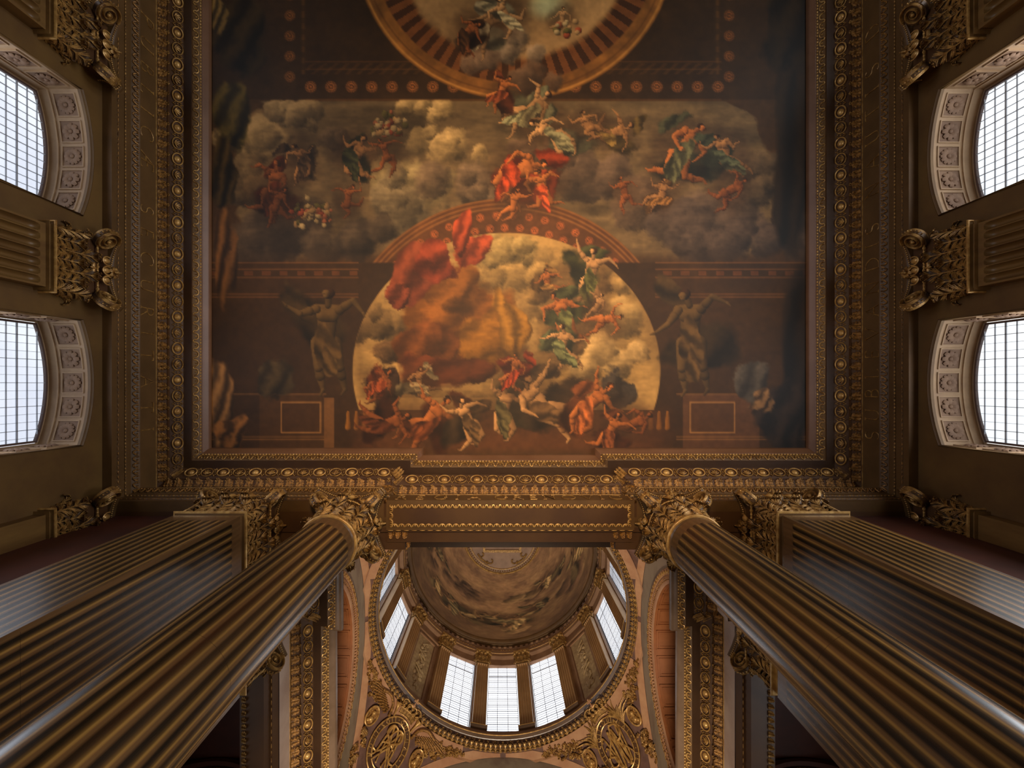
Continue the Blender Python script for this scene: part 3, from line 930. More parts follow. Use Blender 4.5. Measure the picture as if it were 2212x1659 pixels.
def painted_box_shaft(root, a, b, nfl=8):
    for O, t, n_, w in [((-a, -b), (1, 0), (0, -1), 2*a), ((a, -b), (0, 1), (1, 0), 2*b), ((a, b), (-1, 0), (0, 1), 2*a), ((-a, b), (0, -1), (-1, 0), 2*b)]:
        m = .035; ps = [(0, None), (m*.98, None)]
        for k in range(nfl):
            for q in FL_P[:-1]: ps.append((m+(w-2*m)*(k+q)/nfl, q))
        ps += [(w-m, 0.0), (w-m*.98, None), (w, None)]
        yield [(z, [(O[0]+t[0]*x, O[1]+t[1]*x, p) for x, p in ps]) for z in ZROWS]
def round_column(name, label):
    root = empty(name, (0, 0, 0)); tag(root, label, 'column', 'giant fluted round columns carrying the lintel')
    nf = 24
    R = lambda z: .42+.06*min(1, max(0, (6.8-z)/8.2))**1.15
    rows = []
    for z in ZROWS:
        Rz = R(z); row = []
        for k in range(nf):
            for q in FL_P[:-1]:
                t = 2*PI*(k+q)/nf; row.append((Rz*math.cos(t), Rz*math.sin(t), q))
        row.append((Rz, 0.0, 0.0)); rows.append((z, row))
    paint_shaft(rows, 'shaft', root)
    mb = MB(); mb.lathe([(.42, 6.84), (.42, 6.90), (.405, 6.92), (.40, 6.96), (.415, 6.985)], n=48)
    mb.build('necking', M['shaft'], root)
    mb = MB(); an = np.linspace(-PI/2, PI/2, 7)
    mb.lathe([(.41, 6.985)]+[(.432+.022*math.cos(t), 7.007+.022*math.sin(t)) for t in an]+[(.40, 7.03)], n=64)
    mb.build('astragal', M['gold2'], root, label='bright gilt ring under the capital')
    mb = MB(); mb.lathe([(.62, -1.45), (.66, -1.40), (.66, -1.34), (.62, -1.30), (.55, -1.28), (.53, -1.24), (.57, -1.21), (.57, -1.18), (.50, -1.15), (.48, -1.15)], n=40); mb.box(-.66, .66, -.66, .66, -1.6, -1.45)
    mb.build('base', M['shaft'], root)
    capital(root, 'round', .40)
    return root
colL = round_column('round_column', 'giant fluted round column with gilt capital, left of the lintel')
colL.location = (-2.79, 2.426, 0)
copy_tree(colL, (2.79, 2.426, 0), 0, 'giant fluted round column with gilt capital, right of the lintel')

def anta(name, label):
    root = empty(name); tag(root, label, 'pier', 'square fluted piers beside the round columns')
    a, b = .5125, .49; mb = MB()
    F = [((-a, -b), (1, 0), (0, -1), 2*a), ((a, -b), (0, 1), (1, 0), 2*b), ((a, b), (-1, 0), (0, 1), 2*a), ((-a, b), (0, -1), (-1, 0), 2*b)]
    for rows in painted_box_shaft(root, a, b): paint_shaft(rows, 'shaft_face', root)
    ring = lambda pr: np.array([[(-a-o, -b-o, z), (a+o, -b-o, z), (a+o, b+o, z), (-a-o, b+o, z)] for o, z in pr])
    mb = MB(); mb.grid(ring([(0, 6.90), (.0, 6.93), (-.02, 6.935), (-.02, 6.975), (.015, 6.985)]), cv=True)
    mb.build('necking', M['shaft'], root)
    mb = MB(); mb.grid(ring([(0, 6.985)]+[(.022+.022*math.cos(t), 7.007+.022*math.sin(t)) for t in np.linspace(-PI/2, PI/2, 6)]+[(-.03, 7.03)]), cv=True)
    mb.build('astragal', M['gold2'], root, label='bright gilt fillet under the capital')
    mb = MB(); mb.grid(ring([(.14, -1.6), (.14, -1.45), (.10, -1.42), (.12, -1.36), (.04, -1.30), (.07, -1.24), (0, -1.2)]), cv=True)
    mb.build('base', M['shaft'], root)
    capital(root, 'rect', a-.03, b-.03, abacus_c=.66)
    return root
an = anta('square_pier', 'square fluted pier with gilt capital, left of the left round column')
an.location = (-4.562, 2.46, 0)
copy_tree(an, (4.562, 2.46, 0), 0, 'square fluted pier with gilt capital, right of the right round column')

def wall_pilaster(name, label, fluted=True):
    root = empty(name); tag(root, label, 'pilaster', 'giant pilasters along the side walls')
    a, b = .475, .17; mb = MB()
    if fluted:
        fluted_face(mb, (-a, -b), (1, 0), (0, -1), 2*a, 7, -1.2, 6.84, 6.90, .045)
        mb.grid([[(s, y, z) for y in (-b, b)] for s in (-a,) for z in (-1.2, 6.9)]); mb.grid([[(a, y, z) for y in (-b, b)] for z in (-1.2, 6.9)])
    else:
        mb.box(-a, a, -b, b, -1.2, 6.9)
    mb.build('shaft', M['shaft2'], root, 50)
    mb = MB(); mb.grid(rect_ring(a, b, 0, [(0, 6.88), (.0, 6.92), (.045, 6.93), (.045, 6.94), (.01, 6.95), (.01, 6.985), (.05, 6.995)], b))
    mb.build('necking', M['shaft2'], root)
    mb = MB(); mb.grid(rect_ring(a, b, 0, [(.05, 6.99)]+[(.055+.025*math.cos(t), 7.01+.02*math.sin(t)) for t in np.linspace(-PI/2, PI/2, 6)]+[(-.05, 7.03)], b))
    mb.build('astragal', M['gold2'], root, label='bright gilt fillet under the capital')
    mb = MB(); mb.grid(rect_ring(a, b, 0, [(.12, -1.6), (.12, -1.45), (.08, -1.42), (.1, -1.36), (.03, -1.30), (.05, -1.24), (0, -1.2)], b))
    mb.build('base', M['shaft2'], root)
    capital(root, 'rect', a-.01, b, front=True, abacus_c=.66)
    return root
pl = wall_pilaster('wall_pilaster', 'fluted pilaster with gilt capital in the middle of the left wall, between its two windows')
pl.location = (-7.0+.03-.0-.17, -1.93, 0); pl.rotation_euler = (0, 0, PI/2)
XP = 7.0+.17-.03
pl.location = (-XP, -1.93, 0)
copy_tree(pl, (XP, -1.93, 0), -PI/2, 'fluted pilaster with gilt capital in the middle of the right wall, between its two windows')
copy_tree(pl, (-XP, -5.77, 0), PI/2, 'fluted pilaster cut off by the top left corner of the picture')
copy_tree(pl, (XP, -5.77, 0), -PI/2, 'fluted pilaster cut off by the top right corner of the picture')
pc = wall_pilaster('wall_pilaster', 'plain unfluted pilaster in the dark left corner, outside the left square pier', False)
pc.location = (-XP, 2.43, 0); pc.rotation_euler = (0, 0, PI/2)
copy_tree(pc, (XP, 2.43, 0), -PI/2, 'plain unfluted pilaster in the dark right corner, outside the right square pier')

# ================================================================== VESTIBULE BEYOND THE COLUMNS
VX = -.05
for s, nm in ((-1, 'trim_4'), (1, 'trim_5')):
    P = [(VX+s*4.11, 3.15), (VX+s*4.11, 4.42), (VX+s*4.24, 4.42), (VX+s*4.24, 11.8)]
    cornice(P, -1 if s < 0 else 1, nm, 'long egg-and-dart entablature running away beyond the round columns, %s side' % ('left' if s < 0 else 'right'),
            'gold2', cyma_m='tube', frieze_m='lilac')
    r = empty('trim_%d' % (6 if s < 0 else 7)); struct(r, 'beam under the vestibule entablature, %s side' % ('left' if s < 0 else 'right'))
    X = lambda d: VX+s*d
    mb = MB(); x0, x1 = sorted((X(4.28), X(4.70)))
    mb.box(x0, x1, 3.3, 11.8, 8.13, 8.62); x0, x1 = sorted((X(4.245), X(4.28))); mb.box(x0, x1, 3.3, 11.8, 8.36, 8.6)
    mb.build('beam', M['soffit'], r)
    mb = MB()
    mb.place(u_bead(.10, .02, True), [((X(4.25), y, 8.34), (0, 1, 0), (1, 0, 0), (0, 0, 1)) for y in np.arange(4.7, 10.5, .13)])
    mb.place(u_leaf(.09, .11), [((X(4.62), y, 8.125), (0, 1, 0), (1, 0, 0), (0, 0, -1)) for y in np.arange(4.7, 10.5, .12)])
    mb.build('bead_and_leaf_edges', M['gold'], r, 60)
    # responding pilaster behind the round column
    rp = empty('vestibule_pilaster'); tag(rp, 'fluted pier with gilt scroll capital seen behind the %s round column' % ('left' if s < 0 else 'right'), 'pier', 'vestibule piers behind the round columns')
    a, b = .49, .57; mb = MB()
    for O, t, n, w in [((-a, -b), (1, 0), (0, -1), 2*a), ((a, -b), (0, 1), (1, 0), 2*b), ((a, b), (-1, 0), (0, 1), 2*a), ((-a, b), (0, -1), (-1, 0), 2*b)]:
        pass
    for rows in painted_box_shaft(rp, a, b): paint_shaft(rows, 'shaft_face', rp)
    ring = lambda pr: np.array([[(-a-o, -b-o, z), (a+o, -b-o, z), (a+o, b+o, z), (-a-o, b+o, z)] for o, z in pr])
    mb = MB(); mb.grid(ring([(-.02, 6.90), (-.02, 6.975), (.015, 6.985)]+[(.022+.022*math.cos(t), 7.007+.022*math.sin(t)) for t in np.linspace(-PI/2, PI/2, 6)]+[(-.03, 7.03)]), cv=True)
    mb.build('astragal', M['gold2'], rp)
    mb = MB(); mb.grid(ring([(.14, -1.6), (.14, -1.45), (.10, -1.42), (.12, -1.36), (.04, -1.30), (0, -1.2)]), cv=True); mb.build('base', M['shaft'], rp)
    capital(rp, 'rect', a-.03, b-.03, abacus_c=.64)
    rp.location = (VX+s*4.50, 4.10, 0)
    side = 'left' if s < 0 else 'right'
    x0, x1 = sorted((VX+s*4.2, VX+s*4.95))
    sbox('wall_pier_%s' % side, (x0, x1, 2.96, 3.50, -1.6, 8.2), 'wall')

DX, DY = -.10, 7.5        # axis of the dome
A_, HSP = 4.4, 10.35      # half width of the crossing, springing of the pendentives
RS = A_*math.sqrt(2)
# pendentives
def pend_pt(x, y, off=0.0):
    """point of the pendentive sphere above plan position (relative to the axis)"""
    z = math.sqrt(max(0, RS*RS-x*x-y*y)); p = np.array([x, y, z])
    return np.array([DX, DY, HSP])+p*(1-off/RS)
for q, (nm) in enumerate(('wall_pendentive_far_right', 'wall_pendentive_far_left', 'wall_pendentive_near_left', 'wall_pendentive_near_right')):
    G = []
    for t in np.linspace(0, PI/2, 41):
        ph = t+q*PI/2; rb = A_/max(abs(math.cos(ph)), abs(math.sin(ph)))
        G.append([pend_pt(r*math.cos(ph), r*math.sin(ph)) for r in np.linspace(4.30, max(rb, 4.3005), 16)])
    o = MB().grid(np.array(G)).build(nm, M['pend']); o['kind'] = 'structure'
    # salmon bands along the three edges
    mb = MB()
    ins = lambda w: [(math.cos(PI/4+q*PI/2), math.sin(PI/4+q*PI/2))]
    for k in range(2):
        G = []
        ax = (q+k)*PI/2    # the arch plane this edge lies in
        cx, cy = math.cos(ax), math.sin(ax); tx, ty = -cy*(1 if k == 0 else -1), cx*(1 if k == 0 else -1)
        for u in np.linspace(0.02, 1.0, 26):
            w = .17
            row = []
            for d in (-.0, w):
                m_ = min(u*A_, A_-d)
                x, y = cx*(A_-d)+tx*m_, cy*(A_-d)+ty*m_
                if math.hypot(x, y) < 4.33:
                    f = 4.33/math.hypot(x, y); x, y = x*f, y*f
                    if abs(x) > A_: x = math.copysign(A_, x)
                row.append(pend_pt(x, y, .02))
            G.append(row)
        mb.grid(np.array(G))
    G = [[pend_pt(r*math.cos(t), r*math.sin(t), .03) for r in (4.30, 4.52)] for t in np.linspace(q*PI/2+.30, (q+1)*PI/2-.30, 30)]
    mb.grid(np.array(G))
    mb.build('edge_bands', M['salmon'], o)

# lunette walls with arched openings, archivolts and coffered barrels
def lunette(side, cx, cy, tx, ty, opening):
    """plane at distance A_ from the axis in direction (cx,cy); t = horizontal direction in the plane"""
    ro, hc = 2.85, 11.13
    P = lambda u, z, d=0.0: (DX+cx*(A_+d)+tx*u, DY+cy*(A_+d)+ty*u, z)
    mb = MB()
    if opening:
        G = []
        for t in np.linspace(0, PI, 49):
            a = (ro*math.cos(t), hc+ro*math.sin(t)); b_ = (A_*math.cos(t), max(HSP, HSP+A_*math.sin(t)))
            G.append([P(a[0]*(1-q)+b_[0]*q, a[1]*(1-q)+b_[1]*q) for q in (0, .5, 1)])
        mb.grid(np.array(G))
        for s_ in (-1, 1): mb.grid([[P(s_*u, z) for u in (ro, A_)] for z in (9.3, hc)])
        mb.grid([[P(u, z) for u in (-A_, A_)] for z in (9.3, 9.9)])
    else:
        mb.grid([[P(A_*math.cos(t), z) for z in (-1.6, HSP+A_*math.sin(t))] for t in np.linspace(0, PI, 49)])
    w = mb.build('wall_'+side, M['lunette']); w['kind'] = 'structure'
    if not opening: return
    r = empty('trim_arch_'+side); struct(r, 'gilded archivolt round the %s opening of the crossing' % side)
    r.name = 'trim_%d' % (8 if 'left' in side else 9)
    prof = [(2.85, 0), (2.85, -.05), (2.80, -.05), (2.72, -.02), (2.66, -.04), (2.62, 0), (2.55, 0), (2.50, .03)]
    G = [[P(R*math.cos(t), hc+R*math.sin(t), d) for t in np.linspace(-.2, PI+.2, 60)] for R, d in prof]
    MB().grid(np.array(G)).build('archivolt', M['salmon'], r)
    mb = MB(); fr = []
    for t in np.arange(-.1, PI+.1, .07):
        o = np.array(P(2.765*math.cos(t), hc+2.765*math.sin(t), -.045)); xx = np.array(P(-math.sin(t), math.cos(t)))-np.array(P(0, 0)); yy = np.array(P(math.cos(t), math.sin(t)))-np.array(P(0, 0))
        fr.append((o, xx, yy, np.array([-cx, -cy, 0.])))
    mb.place(u_loop(.13, .19), fr); mb.build('scroll_moulding', M['gold2'], r, 60)
    mb = MB()
    for R in (2.645, 2.585):
        for t in np.arange(-.1, PI+.1, .032):
            mb.ball(P(R*math.cos(t), hc+R*math.sin(t), -.03), .018, 5, 4)
    mb.build('bead_mouldings', M['gilt_dark'], r, 60)
    mb = MB(); mb.tube([P(2.855*math.cos(t), hc+2.855*math.sin(t), -.03) for t in np.linspace(-.2, PI+.2, 60)], .016, 6)
    mb.build('outer_fillet', M['gold2'], r)
    c = empty('ceiling_barrel_'+side); struct(c, 'coffered orange-brown barrel vault in the %s opening' % side)
    G = [[P(2.5*math.cos(t), hc+2.5*math.sin(t), d) for d in (.03, 2.6)] for t in np.linspace(-.1, PI+.1, 40)]
    MB().grid(np.array(G)).build('vault', M['orange'], c)
    fn = lambda a, b, e: P((2.5-e)*math.cos(a), hc+(2.5-e)*math.sin(a), b)
    mb = MB()
    for k in range(11):
        t = -.05+k*(PI+.1)/11+.14
        for j in range(3):
            b0 = .10+j*.78
            for ins, e in ((0, .03), (.07, .018)):
                h_ = .115-ins*.4
                for aa in ((t-h_, t-h_+.012), (t+h_-.012, t+h_)): mb.mapbox(fn, aa, (b0+ins, b0+.66-ins), (0, e))
                for bb in ((b0+ins, b0+ins+.03), (b0+.63-ins, b0+.66-ins)): mb.mapbox(fn, (t-h_, t+h_), bb, (0, e), 3)
    mb.build('coffer_frames', M['orange'], c)
lunette('vestibule_left', -1, 0, 0, 1, True)
lunette('vestibule_right', 1, 0, 0, 1, True)
lunette('vestibule_far', 0, 1, 1, 0, False)
# wall over the lintel, on the near side of the crossing
mb = MB()
mb.grid([[(DX+A_*math.cos(t), DY-A_, z) for z in (9.3, HSP+A_*math.sin(t))] for t in np.linspace(0, PI, 33)])
o = mb.build('wall_over_lintel', M['salmon']); o['kind'] = 'structure'
# dark side aisles with painted ribs
for s, side in ((-1, 'left'), (1, 'right')):
    x0, x1 = sorted((s*7.9, s*8.1)); sbox('wall_aisle_'+side, (x0, x1, 3.0, 12.3, -1.6, 14.5), 'darkred')
    x0, x1 = sorted((s*4.7, s*8.0)); sbox('ceiling_aisle_'+side, (x0, x1, 3.0, 12.3, 10.2, 10.4), 'darkred')
    mb = MB(); g = MB()
    for yc in (5.6, 8.2):
        for j, (dy, th) in enumerate(((0, .10), (.22, .05), (.42, .10))):
            G = [[(s*(6.35+1.6*math.cos(t)), yc+dy+e, 8.6+1.55*math.sin(t)-.0) for e in (0, th)] for t in np.linspace(.05, PI-.05, 24)]
            mb.mapbox(lambda a, b, c_: (s*(6.35+(1.6-c_)*math.cos(a)), b, 8.6+(1.55-c_)*math.sin(a)), (.0, PI), (yc+dy, yc+dy+th), (0, .08), 24)
        g.place(u_leaf(.08, .10), [((s*(6.35+1.5*math.cos(t)), yc+.16, 8.6+1.45*math.sin(t)), (-s*math.sin(t), 0, math.cos(t)), (0, 1, 0), (-s*math.cos(t), 0, -math.sin(t))) for t in np.arange(.1, PI-.1, .075)])
    r = empty('trim_%d' % (10 if s < 0 else 11)); struct(r, 'painted ribs arching over the dark %s aisle' % side)
    mb.build('ribs', M['darkred'], r); g.build('rib_leaves', M['gilt_dark'], r, 60)
for s, side in ((-1, 'left'), (1, 'right')):
    r = empty('window_%d' % (20 if s < 0 else 21)); struct(r, 'tall daylit window low in the %s aisle' % side)
    x = s*7.88; pm = bpy.data.materials['bright_daylit_pane'].copy(); pm.node_tree.nodes['Principled BSDF'].inputs['Emission Strength'].default_value = 3.0 if s > 0 else 0.9
    MB().grid([[(x, y, z) for z in (.8, 7.0)] for y in (6.2, 9.6)]).build('pane', pm, r)
    mb = MB(); x0, x1 = sorted((x, x-s*.03))
    for y in np.arange(6.2, 9.61, .34): mb.box(x0, x1, y-.01, y+.01, .8, 7.0)
    for z in np.arange(.8, 7.01, .31): mb.box(x0, x1, 6.2, 9.6, z-.01, z+.01)
    mb.build('glazing_bars', M['bar'], r)
sbox('wall_vestibule_front_left', (-8.1, -7.5, 2.9, 3.1, -1.6, 10.4), 'darkred'); sbox('wall_vestibule_front_right', (7.5, 8.1, 2.9, 3.1, -1.6, 10.4), 'darkred')
sbox('wall_vestibule_end', (-8.1, 8.1, 12.2, 12.4, -1.6, 14.8), 'darkred')

# ------------------------------------------------------------------ ring cornice of the dome
def ring_frames(R, z, n, inward, tilt=0.0, a0=0):
    fr = []
    for k in range(n):
        t = a0+2*PI*(k+.5)/n; c, s_ = math.cos(t), math.sin(t)
        x = np.array([-s_, c, 0]); rad = np.array([-c, -s_, 0]); y = rad*math.cos(tilt)+np.array([0, 0, math.sin(tilt)]); zz = np.cross(x, y)
        if zz[2] > 0: zz = -zz
        fr.append((np.array([DX+R*c, DY+R*s_, z]), x*(2*PI*R/n)/inward, y, zz))
    return fr
ring = empty('trim_12', (0, 0, 0)); struct(ring, 'great gilded acanthus ring at the foot of the dome')
MB().lathe([(4.52, 14.55), (4.42, 14.82), (4.34, 14.85)], DX, DY, 128).build('outer_band', M['salmon'], ring)
MB().lathe([(4.34, 14.85), (4.34, 14.88), (4.17, 15.04), (4.15, 15.10), (4.15, 15.13)], DX, DY, 128).build('bed', M['soffit'], ring)
MB().lathe([(4.15, 15.13), (4.13, 15.14), (4.10, 15.20), (4.09, 15.24)], DX, DY, 128).build('cyma', M['tube'], ring)
MB().lathe([(4.09, 15.24), (4.075, 15.25), (4.075, 15.28), (4.10, 15.29)], DX, DY, 128).build('gilt_edge', M['gold2'], ring)
MB().lathe([(4.10, 15.29), (4.20, 15.45), (4.22, 15.60), (4.24, 15.62), (4.62, 15.62)], DX, DY, 128).build('plinth', M['drum'], ring)
mb = MB()
UL = leaf_unit(.21, .17, .035, .03, 7, 10, 3, 2, split=True); rb = MB()
fr = [(o, x, -z, y) for o, x, y, z in ring_frames(4.28, 14.90, 168, .162, .75)]
fr = [(o-b*.0, a, -c, b) for (o, a, c, b) in fr]
mb.place(UL[0], [(o-d*.08, a, c, d) for o, a, c, d in fr]); rb.place(UL[1], [(o-d*.08, a, c, d) for o, a, c, d in fr])
mb.build('acanthus_leaves', M['leafshade'], ring, 60); rb.build('gilded_leaf_ribs', M['gold2'], ring, 60)
mb = MB(); mb.place(u_dart(.16, .3), ring_frames(4.20, 15.03, 104, .26, .8, PI/104)); mb.place(u_loop(.09, .13), ring_frames(4.335, 14.86, 208, .13, .5))
mb.build('bud_mouldings', M['gold2'], ring, 60)

# ------------------------------------------------------------------ drum with windows, panels and pilasters
RW = 4.45; Z0, Z1 = 15.62, 20.05
mb = MB(); BH = 11.25*PI/180
for k in range(16):
    a = PI/2+k*PI/8
    pan_bay = (k % 4 == 2)
    wh = .60/RW
    L = np.linspace
    P = lambda t, R, z: (DX+R*math.cos(t), DY+R*math.sin(t), z)
    if pan_bay:
        mb.grid([[P(t, RW, z) for z in (Z0, Z1)] for t in L(a-BH, a+BH, 7)])
        continue
    for t0, t1 in ((a-BH, a-wh), (a+wh, a+BH)): mb.grid([[P(t, RW, z) for z in (Z0, Z1)] for t in L(t0, t1, 3)])
    mb.grid([[P(t, RW, z) for z in (19.65, Z1)] for t in L(a-wh, a+wh, 5)])
    for t in (a-wh, a+wh): mb.grid([[P(t, R, z) for R in (RW, RW+.14)] for z in (Z0, 19.65)])
    mb.grid([[P(t, R, 19.65) for R in (RW, RW+.14)] for t in L(a-wh, a+wh, 5)])
o = mb.build('wall_drum', M['drum']); o['kind'] = 'structure'
n_w = 9
for k in range(16):
    a = PI/2+k*PI/8; rad = np.array([math.cos(a), math.sin(a), 0]); tan = np.array([-math.sin(a), math.cos(a), 0]); up = np.array([0, 0, 1.])
    C0 = np.array([DX, DY, 0])
    if k % 4 == 2:
        if math.sin(a) < 0: continue
        # framed grisaille panel with a raised trophy
        side = 'left' if math.cos(a) < 0 else 'right'
        r = empty('relief_panel', tuple(C0+rad*RW+up*Z0), a-PI/2); tag(r, 'grisaille relief panel with a hanging trophy in the drum of the dome, %s side' % side, 'relief', 'relief panels of the drum')
        mb = MB()
        for b in ((-.50, -.42, -.07, .0, .25, 3.7), (.42, .50, -.07, .0, .25, 3.7), (-.5, .5, -.07, 0, 3.62, 3.7), (-.5, .5, -.07, 0, .25, .33), (-.66, .66, -.10, 0, 3.86, 3.96)): mb.box(*b)
        mb.build('frame', M['drum'], r)
        MB().box(-.42, .42, -.02, .0, .33, 3.62).build('ground', M['relief'], r)
        mb = MB(); rr = random.Random(k)
        z = .8
        while z < 3.3:
            w = .16+.1*rr.random()
            for _ in range(3): mb.ball((rr.uniform(-.16, .16), -.03, z+rr.uniform(-.1, .1)), (rr.uniform(.06, .14), .05, rr.uniform(.06, .16)), 8, 6)
            q = rr.uniform(-1, 1)
            mb.tube([(q*.2, -.05, z-.15), (0, -.07, z), (-q*.25, -.05, z+.2)], .03, 6)
            z += w*1.2
        mb.build('trophy', M['relief'], r, 60)
        continue
    if math.sin(a) < -.5: continue
    r = empty('window_%d' % n_w); struct(r, 'tall leaded window in the drum of the dome'); n_w += 1
    Q = lambda x, d, z: tuple(C0+rad*(RW+d)+tan*x+up*z)
    MB().grid([[Q(x, .12, z) for x in (-.595, .595)] for z in (Z0, 19.65)]).build('pane', M['pane_d'], r)
    mb = MB(); B3 = lambda x0, x1, z0, z1, d=.09: mb.mapbox(lambda p, q_, e: Q(p, d+e, q_), (x0, x1), (z0, z1), (0, .02))
    for x in (-.19, .19): B3(x-.009, x+.009, Z0, 19.65)
    for x in np.arange(-.57, .58, .0633): B3(x-.0012, x+.0012, Z0, 19.65, .10)
    for x in (-.57, .55): B3(x, x+.02, Z0, 19.65)
    for i, z in enumerate(np.arange(Z0+.1, 19.6, .11)):
        w = .008 if i % 3 == 0 else .0018
        B3(-.57, .57, z-w, z+w)
    B3(-.57, .57, 19.02, 19.06)
    mb.build('glazing_bars', M['bar'], r)

# drum pilasters
def drum_pilaster():
    root = empty('drum_pilaster')
    a, b = .23, .12
    mb = MB(); fluted_face(mb, (-a, -b), (1, 0), (0, -1), 2*a, 5, Z0+.18, 19.25, 19.30, .03)
    for x in (-a, a): mb.grid([[(x, y, z) for y in (-b, b)] for z in (Z0+.18, 19.30)])
    mb.build('shaft', M['drumshaft'], root, 50)
    mb = MB(); mb.box(-a-.06, a+.06, -b-.07, b, Z0-.02, Z0+.13); mb.box(-a-.03, a+.03, -b-.035, b, Z0+.13, Z0+.18); mb.build('base', M['tube'], root)
    mb = MB(); mb.box(-a-.065, a+.065, -b-.078, b, Z0+.12, Z0+.14); mb.build('gilt_base_fillet', M['gold2'], root)
    mb = MB(); u1 = leaf_unit(.27, .20, .05, .03, 7, 8, 3, 2); u2 = leaf_unit(.48, .18, .06, .06, 7, 9, 3, 2)
    for x in (-.15, 0, .15): mb.place(u1, [((x, -b, 19.32), (1, 0, 0), (0, -1, 0), (0, 0, 1))])
    for x in (-.08, .08): mb.place(u2, [((x, -b, 19.32), (1, 0, 0), (0, -1, 0), (0, 0, 1))])
    for s in (-1, 1):
        mb.place(u2, [((s*a, -b, 19.32), (.7, s*.7, 0), (s*.7, -.7, 0), (0, 0, 1))])
        mb.place(u1, [((s*a, 0, 19.32), (0, 1, 0), (s*1., 0, 0), (0, 0, 1))])
        mb.ball((s*(a+.04), -b-.10, 19.86), (.07, .07, .085), 8, 6)
    mb.box(-a, a, -b+.01, b, 19.30, 19.95)
    mb.build('capital', M['gold'], root, 60)
    mb = MB(); mb.box(-a-.10, a+.10, -b-.13, b, 19.95, 20.05); mb.build('abacus', M['gold2'], root)
    return root
seen = [(-1, 11.25), (1, 11.25), (-1, 33.75), (1, 33.75), (-1, 56.25), (1, 56.25), (-1, 78.75), (1, 78.75), (-1, 101.25), (1, 101.25)]
where = {11.25: 'beside the middle window', 33.75: 'between an outer lit window and a relief panel', 56.25: 'beyond a relief panel', 78.75: 'high up at the side of the drum', 101.25: 'partly hidden by the lintel'}
dp = drum_pilaster(); first = True
for s, deg in seen:
    t = PI/2 - s*math.radians(deg)
    lb = 'small fluted drum pilaster on the %s, %s' % ('left' if s < 0 else 'right', where[deg])
    loc = (DX+(RW-.12)*math.cos(t), DY+(RW-.12)*math.sin(t), 0); rz = t-PI/2
    o = dp if first else copy_tree(dp)
    first = False
    o.location = loc; o.rotation_euler = (0, 0, rz)
    tag(o, lb, 'pilaster', 'small fluted pilasters round the drum')

drc = empty('trim_13'); struct(drc, 'dark bracketed cornice between the drum and the painted dome')
MB().lathe([(4.45, 20.05), (4.30, 20.06), (4.29, 20.22), (4.27, 20.24), (4.27, 20.42)], DX, DY, 128).build('architrave', M['drum'], drc)
MB().lathe([(4.27, 20.42), (4.30, 20.44), (4.30, 20.62), (4.26, 20.66), (4.25, 20.70)], DX, DY, 128).build('frieze', M['drum'], drc)
MB().lathe([(4.25, 20.70), (4.42, 20.705), (4.42, 20.80), (4.20, 20.81), (4.20, 20.86), (4.17, 20.88), (4.12, 20.93), (4.10, 20.98), (4.10, 21.02)], DX, DY, 128).build('cornice', M['stone'], drc)
mb = MB()
ub = MB(); ub.box(-.055, .055, -.10, .10, 0, .085)
mb.place(ub, ring_frames(4.335, 20.72, 110, .24, 0)); mb.build('brackets', M['soffit'], drc)
mb = MB(); mb.place(u_loop(.07, .12), ring_frames(4.29, 20.44, 220, .12, .4)); mb.build('leaf_string', M['gilt_dark'], drc, 60)
mb = MB(); mb.lathe([(4.285, 20.22), (4.275, 20.225), (4.275, 20.245), (4.285, 20.25)], DX, DY, 128); mb.build('gilt_line', M['gold2'], drc)

# ------------------------------------------------------------------ painted surfaces: small canvas toolkit
rng = np.random.default_rng(11)
def noise(shape, cells, seed, octaves=5, gain=.55):
    r = np.random.default_rng(seed); H, W = shape; out = np.zeros(shape); amp = 1; tot = 0
    cy, cx = cells
    for _ in range(octaves):
        g = r.random((int(cy)+3, int(cx)+3))
        y = np.linspace(0, cy, H); x = np.linspace(0, cx, W)
        yi = y.astype(int); xi = x.astype(int); fy = y-yi; fx = x-xi
        fy = fy*fy*(3-2*fy); fx = fx*fx*(3-2*fx)
        a = g[np.ix_(yi, xi)]; b = g[np.ix_(yi, xi+1)]; c = g[np.ix_(yi+1, xi)]; d = g[np.ix_(yi+1, xi+1)]
        out += amp*((a*(1-fx)+b*fx)*(1-fy[:, None])+(c*(1-fx)+d*fx)*fy[:, None])
        tot += amp; amp *= gain; cy *= 2; cx *= 2
    return out/tot
def ss(a, b, x): t = np.clip((x-a)/(b-a), 0, 1); return t*t*(3-2*t)
